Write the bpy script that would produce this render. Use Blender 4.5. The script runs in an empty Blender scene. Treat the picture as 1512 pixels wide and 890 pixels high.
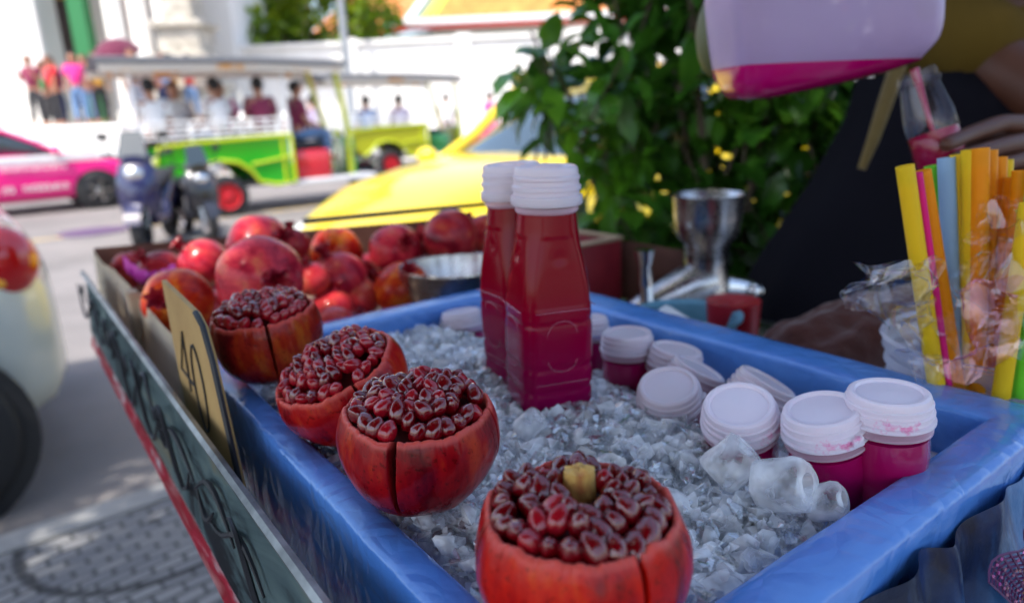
import bpy, bmesh, math, random
from mathutils import Vector, Matrix, noise
random.seed(7)
PI = math.pi
R = math.radians
S = bpy.context.scene
C = S.collection

# ------------------------------------------------------------------ camera, sky, sun
pitch, roll = R(15.1), R(2.6)
fwd = Vector((0, math.cos(pitch), -math.sin(pitch)))
r0 = Vector((1, 0, 0)); u0 = r0.cross(fwd)
cr = math.cos(roll) * r0 - math.sin(roll) * u0
cu = math.cos(roll) * u0 + math.sin(roll) * r0
cam = bpy.data.cameras.new('camera'); co = bpy.data.objects.new('camera', cam); C.objects.link(co)
M = Matrix((cr, cu, -fwd)).transposed().to_4x4(); M.translation = Vector((0, 0, 1.30))
co.matrix_world = M
cam.sensor_width = 36; cam.lens = 36 * 1037 / 1512
cam.clip_start = 0.01; cam.clip_end = 2000
cam.dof.use_dof = True; cam.dof.focus_distance = 0.365; cam.dof.aperture_fstop = 5.3
S.camera = co
w = bpy.data.worlds.new('World'); S.world = w; w.use_nodes = True
SUN = Vector((-0.30, -0.42, 0.86)).normalized()
el = math.asin(SUN.z); az = math.atan2(SUN.x, SUN.y)
nt = w.node_tree; sk = nt.nodes.new('ShaderNodeTexSky'); sk.sky_type = 'NISHITA'; sk.sun_disc = False
sk.sun_elevation = el; sk.sun_rotation = az; sk.air_density = 1.0; sk.dust_density = 2.5
nt.links.new(sk.outputs[0], nt.nodes['Background'].inputs[0]); nt.nodes['Background'].inputs[1].default_value = 0.15
sl = bpy.data.lights.new('sun', 'SUN'); so = bpy.data.objects.new('sun', sl); C.objects.link(so)
sl.energy = 2.3; sl.angle = R(0.5); sl.color = (1, .95, .87)
so.rotation_euler = SUN.to_track_quat('Z', 'Y').to_euler()
S.view_settings.view_transform = 'Standard'; S.view_settings.look = 'None'
S.view_settings.exposure = 1.5; S.view_settings.gamma = 1
S.render.engine = 'CYCLES'
cy = S.cycles
cy.use_denoising = True; cy.max_bounces = 9; cy.diffuse_bounces = 4; cy.glossy_bounces = 4
cy.transmission_bounces = 7; cy.transparent_max_bounces = 12; cy.caustics_reflective = False; cy.caustics_refractive = False
cy.sample_clamp_indirect = 6; cy.volume_bounces = 0

# ------------------------------------------------------------------ frames
TA = R(35.6); CO = Vector((0.0168, 0.207))
EU = Vector((math.cos(TA), math.sin(TA))); EV = Vector((-math.sin(TA), math.cos(TA)))
def P(u, v, d):            # cart frame: u across, v along the tray, d below the eye
    q = CO + EU * u + EV * v
    return Vector((q.x, q.y, 1.30 - d))
SD = R(38.0)               # street direction
D = Vector((math.cos(SD), math.sin(SD), 0)); N = Vector((math.sin(SD), -math.cos(SD), 0))
def st(a, b, z=0):         # street frame: a along the kerb, b out into the road, from the kerb point
    return Vector((-1.18, 2.24, 0)) + D * a - N * b + Vector((0, 0, z))

# ------------------------------------------------------------------ materials
def mat(name, col, rough=.5, metal=0, spec=.5, trans=0, ior=1.45, coat=0, sss=0, alpha=1, emis=0, sheen=0):
    m = bpy.data.materials.new(name); m.use_nodes = True
    b = m.node_tree.nodes['Principled BSDF']; I = b.inputs
    I['Base Color'].default_value = (*col, 1); I['Roughness'].default_value = rough; I['Metallic'].default_value = metal
    I['Specular IOR Level'].default_value = spec; I['Transmission Weight'].default_value = trans; I['IOR'].default_value = ior
    I['Coat Weight'].default_value = coat; I['Coat Roughness'].default_value = .08; I['Alpha'].default_value = alpha
    if sss:
        I['Subsurface Weight'].default_value = sss; I['Subsurface Radius'].default_value = (1, .6, .6); I['Subsurface Scale'].default_value = .006
    if sheen: I['Sheen Weight'].default_value = sheen
    return m
def nodes(m): return m.node_tree.nodes, m.node_tree.links, m.node_tree.nodes['Principled BSDF']
def vary(m, cols, scale=(5, 5, 5), nscale=1.0, detail=5, pos=None, rough=None, bump=0, bscale=40, bdist=.002, dist=0.0):
    """base colour from stretched object-space noise through a ramp; optional bump"""
    n, l, b = nodes(m)
    tc = n.new('ShaderNodeTexCoord'); mp = n.new('ShaderNodeMapping'); mp.inputs['Scale'].default_value = scale
    nz = n.new('ShaderNodeTexNoise'); nz.inputs['Scale'].default_value = nscale; nz.inputs['Detail'].default_value = detail
    nz.inputs['Roughness'].default_value = .6; nz.inputs['Distortion'].default_value = dist
    rp = n.new('ShaderNodeValToRGB'); e = rp.color_ramp.elements
    pos = pos or [.3 + .4 * i / (len(cols) - 1) for i in range(len(cols))]
    while len(e) < len(cols): e.new(.5)
    for i, (c, p) in enumerate(zip(cols, pos)): e[i].position = p; e[i].color = (*c, 1)
    l.new(tc.outputs['Object'], mp.inputs[0]); l.new(mp.outputs[0], nz.inputs['Vector']); l.new(nz.outputs[0], rp.inputs[0])
    l.new(rp.outputs[0], b.inputs['Base Color'])
    if rough:
        mr = n.new('ShaderNodeMapRange'); mr.inputs[3].default_value, mr.inputs[4].default_value = rough
        l.new(nz.outputs[0], mr.inputs[0]); l.new(mr.outputs[0], b.inputs['Roughness'])
    if bump: addbump(m, bump, bscale, bdist)
    return m
def addbump(m, strength, scale, dist=.002, detail=4, kind='noise', sc3=(1, 1, 1)):
    n, l, b = nodes(m)
    tc = n.new('ShaderNodeTexCoord'); mp = n.new('ShaderNodeMapping'); mp.inputs['Scale'].default_value = sc3
    t = n.new('ShaderNodeTexNoise' if kind == 'noise' else 'ShaderNodeTexVoronoi'); t.inputs['Scale'].default_value = scale
    if kind == 'noise': t.inputs['Detail'].default_value = detail
    bp = n.new('ShaderNodeBump'); bp.inputs['Strength'].default_value = strength; bp.inputs['Distance'].default_value = dist
    l.new(tc.outputs['Object'], mp.inputs[0]); l.new(mp.outputs[0], t.inputs['Vector']); l.new(t.outputs[0], bp.inputs['Height'])
    l.new(bp.outputs[0], b.inputs['Normal']); return m

blue = vary(mat('blue plastic sheet', (.06, .17, .52), .24, coat=.5), [(.07, .21, .60), (.09, .25, .66), (.12, .30, .72)], (9, 9, 9), rough=(.10, .32))
addbump(blue, .5, 30, .005, 7)
n, l, b = nodes(blue); pb_ = b.inputs['Normal'].links[0].from_node; tc = n.new('ShaderNodeTexCoord'); wn = n.new('ShaderNodeTexNoise'); wn.inputs['Scale'].default_value = 9; mm_ = n.new('ShaderNodeVectorMath'); mm_.operation = 'MULTIPLY_ADD'; mm_.inputs[1].default_value = (.09, .09, .09)
vo = n.new('ShaderNodeTexVoronoi'); vo.feature = 'DISTANCE_TO_EDGE'; vo.inputs['Scale'].default_value = 48; b2 = n.new('ShaderNodeBump'); b2.inputs['Strength'].default_value = .2; b2.inputs['Distance'].default_value = .010
l.new(tc.outputs['Object'], wn.inputs[0]); l.new(wn.outputs['Color'], mm_.inputs[0]); l.new(tc.outputs['Object'], mm_.inputs[2]); l.new(mm_.outputs[0], vo.inputs['Vector']); l.new(vo.outputs[0], b2.inputs['Height']); l.new(pb_.outputs[0], b2.inputs['Normal']); l.new(b2.outputs[0], b.inputs['Normal'])
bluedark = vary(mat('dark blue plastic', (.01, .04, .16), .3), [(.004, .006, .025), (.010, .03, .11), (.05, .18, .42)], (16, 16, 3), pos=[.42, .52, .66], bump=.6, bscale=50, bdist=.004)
foam = vary(mat('foam', (.6, .55, .6), .7), [(.5, .42, .5), (.72, .68, .72)], (20, 20, 20), bump=.4, bscale=260, bdist=.001)
white_plastic = mat('white plastic', (.80, .70, .77), .28, trans=.2, sss=.4)
cap_stain = vary(mat('stained white plastic', (.8, .74, .84), .36, sss=.3), [(.78, .68, .76), (.80, .70, .77), (.80, .30, .50)], (70, 70, 70), pos=[.3, .63, .72])
metal = vary(mat('steel', (.5, .49, .48), .25, 1), [(.35, .33, .34), (.62, .6, .58)], (30, 30, 30), rough=(.15, .38))
darkmetal = mat('dark steel', (.12, .12, .13), .35, .8)
rubber = mat('black rubber', (.018, .018, .02), .65)
black = mat('black', (.02, .02, .022), .5)
chrome = mat('chrome', (.75, .75, .75), .12, 1)
whitepaint = mat('white paint', (.78, .78, .78), .35)
glass = mat('car glass', (.03, .045, .05), .05, spec=.9, coat=.6)
skinm = mat('skin', (.42, .2, .12), .5, sss=.15)
def cloth(name, c, **k):
    m = mat(name, c, .85, sheen=.2, **k); addbump(m, .4, 60, .01); return m
def paint(name, c): return mat(name, c, .28, coat=1)

# ------------------------------------------------------------------ object helpers
def link(name, me, m=None, parent=None, smooth=True, loc=None, rot=None):
    o = bpy.data.objects.new(name, me); C.objects.link(o)
    if m is not None:
        for mm in (m if isinstance(m, (list, tuple)) else [m]): me.materials.append(mm)
    if smooth:
        for p in me.polygons: p.use_smooth = True
    if parent: o.parent = parent
    if loc is not None: o.location = loc
    if rot is not None: o.rotation_euler = rot
    return o
def tag(o, label=None, cat=None, group=None, kind=None):
    if label: o['label'] = label
    if cat: o['category'] = cat
    if group: o['group'] = group
    if kind: o['kind'] = kind
    return o
def empty(name, loc=(0, 0, 0), rz=0, label=None, cat=None, group=None, rot=None):
    o = bpy.data.objects.new(name, None); C.objects.link(o); o.location = loc
    o.rotation_euler = rot if rot is not None else (0, 0, rz); o.empty_display_size = .05
    return tag(o, label, cat, group)
class MB:
    def __init__(s): s.b = bmesh.new()
    def box(s, c, d, rot=None, bevel=0):
        r = bmesh.ops.create_cube(s.b, size=1); vs = r['verts']
        m = Matrix.Translation(c) @ (rot.to_4x4() if rot else Matrix()) @ Matrix.Diagonal((*d, 1))
        bmesh.ops.transform(s.b, matrix=m, verts=vs)
        if bevel:
            es = list({e for v in vs for e in v.link_edges})
            bmesh.ops.bevel(s.b, geom=es, offset=bevel, segments=2, affect='EDGES', profile=.6)
        return s
    def lathe(s, prof, n=32, mtx=None, lobes=None, closed=False):
        rings = []
        for r, z in prof:
            ring = []
            for i in range(n):
                a = 2 * PI * i / n; rr = max(r, 1e-5) * (lobes(a, z) if lobes else 1)
                v = Vector((rr * math.cos(a), rr * math.sin(a), z))
                ring.append(s.b.verts.new(mtx @ v if mtx else v))
            rings.append(ring)
        for A, B in zip(rings, rings[1:]):
            for i in range(n): s.b.faces.new((A[i], A[(i + 1) % n], B[(i + 1) % n], B[i]))
        if closed:
            s.b.faces.new(list(reversed(rings[0]))); s.b.faces.new(rings[-1])
        return s
    def tube(s, pts, r, n=8, caps=True):
        pts = [Vector(p) for p in pts]; rs = r if isinstance(r, (list, tuple)) else [r] * len(pts)
        rings = []; up = None
        for i, p in enumerate(pts):
            t = (pts[min(i + 1, len(pts) - 1)] - pts[max(i - 1, 0)]).normalized()
            if up is None: up = t.orthogonal().normalized()
            up = (up - t * up.dot(t)).normalized(); sd = t.cross(up)
            rings.append([s.b.verts.new(p + (up * math.cos(2 * PI * k / n) + sd * math.sin(2 * PI * k / n)) * rs[i]) for k in range(n)])
        for A, B in zip(rings, rings[1:]):
            for i in range(n): s.b.faces.new((A[i], A[(i + 1) % n], B[(i + 1) % n], B[i]))
        if caps: s.b.faces.new(list(reversed(rings[0]))); s.b.faces.new(rings[-1])
        return s
    def grid(s, f, nu, nv):
        g = [[s.b.verts.new(f(i / nu, j / nv)) for j in range(nv + 1)] for i in range(nu + 1)]
        for i in range(nu):
            for j in range(nv): s.b.faces.new((g[i][j], g[i + 1][j], g[i + 1][j + 1], g[i][j + 1]))
        return s
    def ball(s, c, r, sub=2, sq=(1, 1, 1), rot=None):
        x = bmesh.ops.create_icosphere(s.b, subdivisions=sub, radius=1)['verts']
        m = Matrix.Translation(c) @ (rot.to_4x4() if rot else Matrix()) @ Matrix.Diagonal((r * sq[0], r * sq[1], r * sq[2], 1))
        bmesh.ops.transform(s.b, matrix=m, verts=x); return s
    def poly(s, pts, thick=0, dirn=None):
        vs = [s.b.verts.new(p) for p in pts]; f = s.b.faces.new(vs)
        if thick:
            r = bmesh.ops.extrude_face_region(s.b, geom=[f]); nv = [g for g in r['geom'] if isinstance(g, bmesh.types.BMVert)]
            bmesh.ops.translate(s.b, vec=Vector(dirn) * thick, verts=nv)
        return s
    def build(s, name, m=None, parent=None, smooth=True, loc=None, rot=None, fix=True):
        if fix: bmesh.ops.recalc_face_normals(s.b, faces=s.b.faces)
        me = bpy.data.meshes.new(name); s.b.to_mesh(me); s.b.free()
        o = link(name, me, m, parent, False, loc, rot)
        if smooth:
            for p in me.polygons: p.use_smooth = True
            me.set_sharp_from_angle(angle=R(smooth if smooth is not True else 45))
        return o
def rotm(a, b=(0, 0, 1)): return Vector(b).to_track_quat('Z', 'Y').to_matrix() if a is None else Matrix.Rotation(a, 3, b)
def local(parent, pts): return pts
def fan(o):  # fractal noise
    return noise.fractal(o, 1.0, 2.0, 4)
def copy_tree(o, parent=None):
    c = o.copy(); C.objects.link(c)
    if parent is not None: c.parent = parent
    for ch in [x for x in KIDS(o)]: copy_tree(ch, c)
    return c
def KIDS(o): return [x for x in C.objects if x.parent == o]

# ================================================================== GROUND
def ground_mat():
    m = mat('asphalt', (.2, .19, .18), .85)
    vary(m, [(.14, .13, .125), (.19, .175, .17), (.23, .21, .20)], (.8, .8, .8), detail=8, bump=.4, bscale=90, bdist=.01)
    return m
g = MB(); g.box((0, 150, -.05), (700, 420, .1)); tag(g.build('ground', vary(mat('ground', (.3, .28, .25), .9), [(.26, .24, .22), (.34, .31, .28)], (.4, .4, .4)), smooth=False), kind='structure')
a0, a1 = -40, 60
def strip(b0, b1, z): return [st(a0, b0, z), st(a1, b0, z), st(a1, b1, z), st(a0, b1, z)]
m_ = MB(); m_.poly(strip(0, 15, .004)); tag(m_.build('road', ground_mat(), smooth=False), kind='structure')
mk = MB(); mk.poly(strip(8.0, 8.12, .008)); tag(mk.build('road_marking', vary(mat('worn yellow paint', (.6, .42, .1), .7), [(.3, .26, .2), (.62, .42, .1)], (3, 3, 3)), smooth=False), kind='structure')
# pavement
pv = mat('grey paving bricks', (.2, .2, .2), .8)
n, l, b = nodes(pv)
tc = n.new('ShaderNodeTexCoord'); mp = n.new('ShaderNodeMapping'); mp.inputs['Rotation'].default_value = (0, 0, -SD - .12)
wz = n.new('ShaderNodeTexNoise'); wz.inputs['Scale'].default_value = 1.6
vm = n.new('ShaderNodeVectorMath'); vm.operation = 'MULTIPLY_ADD'; vm.inputs[1].default_value = (.22, .22, 0)
br = n.new('ShaderNodeTexBrick'); br.inputs['Scale'].default_value = 5.5; br.inputs['Mortar Size'].default_value = .035
br.inputs['Color1'].default_value = (.16, .16, .17, 1); br.inputs['Color2'].default_value = (.24, .235, .23, 1); br.inputs['Mortar'].default_value = (.07, .07, .07, 1)
l.new(tc.outputs['Object'], mp.inputs[0]); l.new(tc.outputs['Object'], wz.inputs[0]); l.new(wz.outputs['Color'], vm.inputs[0]); l.new(mp.outputs[0], vm.inputs[2])
l.new(vm.outputs[0], br.inputs[0])
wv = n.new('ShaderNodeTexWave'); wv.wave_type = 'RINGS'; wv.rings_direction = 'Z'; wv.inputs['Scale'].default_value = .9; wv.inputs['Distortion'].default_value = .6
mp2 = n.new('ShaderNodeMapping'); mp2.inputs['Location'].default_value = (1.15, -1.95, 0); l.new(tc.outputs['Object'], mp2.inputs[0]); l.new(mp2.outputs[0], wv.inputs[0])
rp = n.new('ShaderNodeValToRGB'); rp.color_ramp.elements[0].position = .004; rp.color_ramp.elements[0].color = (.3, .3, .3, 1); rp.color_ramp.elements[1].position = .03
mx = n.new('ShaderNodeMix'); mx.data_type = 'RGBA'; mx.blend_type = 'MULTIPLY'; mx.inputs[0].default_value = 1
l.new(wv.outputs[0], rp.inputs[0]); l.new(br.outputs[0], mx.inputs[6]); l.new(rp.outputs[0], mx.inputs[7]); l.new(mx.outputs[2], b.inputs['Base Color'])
bp = n.new('ShaderNodeBump'); bp.inputs['Strength'].default_value = .7; bp.inputs['Distance'].default_value = .01; bp.invert = True
l.new(br.outputs['Fac'], bp.inputs['Height']); l.new(bp.outputs[0], b.inputs['Normal'])
m_ = MB(); c0 = st(0, 0); 
def slab(a0, a1, b0, b1, z0, z1, mb):
    q = [st(a0, b0, z0), st(a1, b0, z0), st(a1, b1, z0), st(a0, b1, z0)]; mb.poly(q, z1 - z0, (0, 0, 1)); return mb
tag(slab(-20, 30, -12, -.14, 0.0, .118, m_).build('pavement', pv, smooth=False), kind='structure')
kb = MB(); a = -20
while a < 30:
    slab(a, a + .985, -.138, 0, 0, .122 + random.uniform(-.004, .004), kb); a += 1.0
bmesh.ops.bevel(kb.b, geom=list(kb.b.edges), offset=.012, segments=2, affect='EDGES')
tag(kb.build('kerb', vary(mat('concrete kerb', (.3, .3, .29), .85), [(.2, .2, .2), (.36, .35, .33)], (6, 6, 6), bump=.5, bscale=80, bdist=.005), smooth=False), kind='structure')
m_ = MB(); m_.poly(strip(15, 40, .0)); bmesh.ops.translate(m_.b, vec=(0, 0, .10), verts=m_.b.verts)
tag(m_.build('far_pavement', vary(mat('pale paving', (.5, .47, .43), .85), [(.42, .4, .37), (.56, .53, .48)], (1, 1, 1)), smooth=False), kind='structure')

# ================================================================== VEHICLES
def loft(mb, secs, close=True):
    rings = [[mb.b.verts.new(p) for p in s_] for s_ in secs]; n = len(rings[0])
    for A, B in zip(rings, rings[1:]):
        for i in range(n if close else n - 1): mb.b.faces.new((A[i], A[(i + 1) % n], B[(i + 1) % n], B[i]))
    if close: mb.b.faces.new(list(reversed(rings[0]))); mb.b.faces.new(rings[-1])
    return mb
def sec(x, hw, z0, z1, e=4.0, n=28, crown=0):
    out = []; zc, hz = (z0 + z1) / 2, (z1 - z0) / 2
    for i in range(n):
        a = 2 * PI * i / n; c, s_ = math.cos(a), math.sin(a)
        y = hw * math.copysign(abs(c) ** (2 / e), c); z = hz * math.copysign(abs(s_) ** (2 / e), s_)
        if z > 0: z += crown * (1 - (y / max(hw, .01)) ** 2)
        out.append((x, y, zc + z))
    return out
def wheel(name, parent, loc, r, wd, rimcol, tm=rubber, spokes=5):
    w_ = empty(name, loc); w_.parent = parent
    rx = Matrix.Rotation(PI / 2, 4, 'X')
    t = MB(); t.lathe([(r * .62, -wd / 2), (r * .9, -wd / 2), (r * .98, -wd * .4), (r, -wd * .25), (r, wd * .25), (r * .98, wd * .4), (r * .9, wd / 2), (r * .62, wd / 2), (r * .62, -wd / 2)], 40, rx).build('tyre', tm, w_)
    k = MB(); k.lathe([(r * .64, wd / 2 * .9), (r * .60, wd * .48), (r * .56, wd * .3), (r * .5, wd * .1), (.01, wd * .05)], 32, rx)
    for q in range(spokes):
        a = 2 * PI * q / spokes
        k.box(rx @ Vector((math.cos(a) * r * .34, math.sin(a) * r * .34, wd * .30)), (r * .5, wd * .12, r * .12), Matrix.Rotation(-a, 3, 'Y'))
    k.lathe([(r * .2, wd * .1), (r * .2, wd * .42), (r * .1, wd * .47), (.001, wd * .47)], 16, rx)
    k.build('rim', rimcol, w_)
    return w_
def car(name, loc, rz, body, label, cat, roofm=None, L=(2.15, -2.1), hw=.86, hood=.98, wsb=.85, deck=1.0, rear_top=-1.7, ah=1.36, ov=.78, lights=True, group=None, bmirror=True):
    """x forward, near side is +-y; built from lofted sections"""
    c = empty(name, loc, rz, label, cat, group)
    F, B = L
    secs = []
    st_ = [(F, .62, .32, .58), (F - .03, .72, .24, .68), (F - .14, .80, .2, .76), (F - .4, .84, .19, hood - .13), (F - .8, hw, .19, hood - .05), (wsb, hw, .19, hood), (.3, hw + .01, .19, .97), (-.6, hw + .01, .19, .98), (-1.2, hw, .19, 1.0), (B + .45, hw - .01, .2, deck), (B + .2, hw - .05, .22, deck - .03), (B + .06, hw - .13, .28, deck - .08), (B, hw - .24, .34, deck - .18)]
    for (x, h, z0, z1) in st_: secs.append(sec(x, h, z0, z1, 5.0 if abs(x) < 1.9 else 3.6, crown=.03))
    loft(MB(), secs).build('body', body, c, smooth=60)
    # greenhouse
    gs = [(wsb + .05, hw - .1, .9, .97), (wsb - .35, hw - .16, .9, 1.18), (wsb - .72, hw - .22, .9, ah), (0 - .2, hw - .24, .9, ah + .02), (rear_top + .75, hw - .25, .9, ah), (rear_top + .35, hw - .2, .9, 1.2), (rear_top, hw - .12, .9, .98)]
    loft(MB(), [sec(x, h, z0, z1, 4.2, crown=.03) for x, h, z0, z1 in gs]).build('windows', glass, c, smooth=60)
    rf = [(wsb - .66, hw - .23, ah - .04, ah + .012), (wsb - .75, hw - .21, ah - .05, ah + .02), (-.2, hw - .22, ah - .03, ah + .04), (rear_top + .75, hw - .23, ah - .05, ah + .02), (rear_top + .68, hw - .24, ah - .05, ah + .0)]
    loft(MB(), [sec(x, h, z0, z1, 4.2, crown=.03) for x, h, z0, z1 in rf]).build('roof', roofm or body, c, smooth=60)
    for sy in (-1, 1):
        p = MB(); p.tube([(wsb + .08, sy * (hw - .09), .93), (wsb - .3, sy * (hw - .155), 1.16), (wsb - .7, sy * (hw - .23), ah)], .035, 6)
        p.build('front_pillar', body, c)
        p = MB(); p.tube([(-.25, sy * (hw - .08), .95), (-.3, sy * (hw - .22), ah)], .035, 6); p.build('middle_pillar', roofm or body, c)
        p = MB(); p.tube([(rear_top - .05, sy * (hw - .11), .97), (rear_top + .35, sy * (hw - .19), 1.19), (rear_top + .75, sy * (hw - .24), ah)], .05, 6); p.build('rear_pillar', body, c)
        for ax in (F - .82, B + ov):
            MB().lathe([(.36, 0), (.36, .02), (.01, .025)], 32, Matrix.Translation((ax, sy * (hw - .015), .31)) @ Matrix.Rotation(-sy * PI / 2, 4, 'X')).build('wheel_arch', black, c)
            wl = wheel('wheel', c, (ax, sy * (hw - .055), .31), .31, .19, metal)
            if sy > 0: wl.rotation_euler = (0, 0, PI)
        if bmirror:
            MB().ball((wsb - .05, sy * (hw + .1), 1.02), .1, 2, (.7, 1, .65)).build('wing_mirror', body, c)
        if lights:
            MB().ball((F - .15, sy * .62, .64), .15, 2, (.8, 1.1, .6)).build('headlight', mat('lamp glass', (.75, .75, .72), .08, coat=1), c)
        MB().box((-.25, sy * (hw + .012), .74), (.16, .02, .03), bevel=.006).build('door_handle', chrome, c)
    return c

# pink taxi
pink = paint('magenta paint', (.82, .005, .22))
taxi = car('taxi', (-8.55, 12.05, 0), SD, pink, 'magenta pink taxi with white window band and writing on its doors', 'taxi', hood=.95)
b_ = MB()
for sy in (-1, 1):
    b_.grid(lambda i, j: Vector((-1.6 + 3.25 * i, sy * (.862 + .012 * math.sin(j * PI)), .82 + .13 * j)), 12, 3)
b_.build('white_band', whitepaint, taxi)
random.seed(3)
for (zz, x0, x1) in ((.73, -1.1, .85), (.56, -.75, -.1), (.40, -.7, .85)):
    x = x0
    while x < x1:
        if random.random() < .12: x += .12; continue
        w_ = random.uniform(.05, .07); h_ = .075; s_ = random.choice((0, 1, 2)); y = -.884
        pts = {0: [(0, 0), (0, 1), (.8, 1), (.8, 0)], 1: [(0, .2), (.3, 0), (.4, 1), (.9, .9), (.9, 0)], 2: [(.1, .8), (0, 1), (.5, 1.1), (.9, .7), (.9, 0), (.4, 0), (.4, .4)]}[s_]
        MB().tube([(x + px_ * w_, y, zz + py_ * h_) for px_, py_ in pts], .011, 4).build('door_letter', whitepaint, taxi); x += w_ * 1.35

# yellow parked car
yel = vary(paint('yellow paint', (.85, .60, .0)), [(.78, .56, 0), (.86, .64, 0)], (2, 2, 2))
car('parked_car', (.66, 4.86, 0), SD + PI, yel, 'bright yellow car parked behind the fruit box and bush', 'car', hood=1.04, wsb=.85, ah=1.5, L=(2.0, -2.2))

# red car far
car('pickup', (1.25, 13.7, 0), SD + PI, paint('crimson paint', (.5, .01, .05)), 'crimson red pickup beyond the yellow car', 'pickup', hood=1.2, ah=1.7)

# white car at the left, seen rear three-quarter
wc = car('parked_car', tuple(st(-1.76, .98)), SD + PI, paint('silver white paint', (.50, .53, .50)), 'silver white car parked at the kerb with red and amber tail lamp', 'car', hood=1.0, deck=1.02, rear_top=-1.45, L=(2.0, -1.90), hw=.84, lights=False, ov=.50)
wc.location = (-3.60, 1.90, 0)
for sy in (-1, 1):
    tl = MB().ball((-1.75, sy * .69, .87), .115, 3, (1.1, .8, 1.15)).build('tail_lamp', mat('red lamp glass', (.5, .008, .01), .08, coat=1), wc)
    MB().ball((-1.68, sy * .735, .93), .055, 3, (1.3, 1.0, .6)).build('amber_lens', mat('amber lens', (.85, .28, .01), .1, coat=1), tl)
    MB().ball((-1.73, sy * .745, .81), .035, 3, (1.2, 1.0, .8)).build('amber_lens', mat('yellow lens', (.9, .4, .02), .1, coat=1), tl)
random.seed(11)

# ---- tuk-tuk
def person(name, pose, loc, rz, label, shirt, trousers, hair, skin=skinm, s=1.0, group=None, bag=None):
    """figure from cached skinned meshes"""
    root = link(name, POSE[pose]['body'], None, None, False, loc, (0, 0, rz)); root.scale = (s, s, s)
    if not POSE[pose]['body'].materials: POSE[pose]['body'].materials.append(None)
    root.material_slots[0].link = 'OBJECT'; root.material_slots[0].material = skin
    for k, m in (('shirt', shirt), ('trousers', trousers), ('hair', hair)):
        me = POSE[pose][k]
        if not me.materials: me.materials.append(None)
        o = link(k, me, None, root, False); o.material_slots[0].link = 'OBJECT'; o.material_slots[0].material = m
    if bag:
        mb = MB(); mb.box((-.2, 0, 1.2), (.16, .3, .42), bevel=.06); mb.build('backpack', bag, root)
    tag(root, label, 'person', group); return root
TS = bpy.data.scenes.new('skin_workbench')
def skin_mesh(name, verts, edges, rads, root=0, sub=1, weld=None):
    me = bpy.data.meshes.new(name); me.from_pydata([Vector(v) for v in verts], edges, []); me.update()
    o = bpy.data.objects.new(name, me); TS.collection.objects.link(o)
    o.modifiers.new('s', 'SKIN').use_smooth_shade = True
    sv = me.skin_vertices[0].data
    for i, r_ in enumerate(rads):
        sv[i].radius = (r_, r_) if not isinstance(r_, tuple) else r_; sv[i].use_root = (i == root)
    m = o.modifiers.new('d', 'SUBSURF'); m.levels = sub; m.render_levels = sub
    with bpy.context.temp_override(scene=TS, view_layer=TS.view_layers[0]):
        dg = bpy.context.evaluated_depsgraph_get(); dg.update()
        out = bpy.data.meshes.new_from_object(o.evaluated_get(dg))
    out.name = name
    for p in out.polygons: p.use_smooth = True
    bpy.data.objects.remove(o); bpy.data.meshes.remove(me)
    return out
def add_ball(me, c, r, sq):
    b = bmesh.new(); b.from_mesh(me); x = bmesh.ops.create_icosphere(b, subdivisions=3, radius=1)['verts']
    bmesh.ops.transform(b, matrix=Matrix.Translation(c) @ Matrix.Diagonal((r * sq[0], r * sq[1], r * sq[2], 1)), verts=x)
    for f in b.faces: f.smooth = True
    b.to_mesh(me); b.free()
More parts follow.
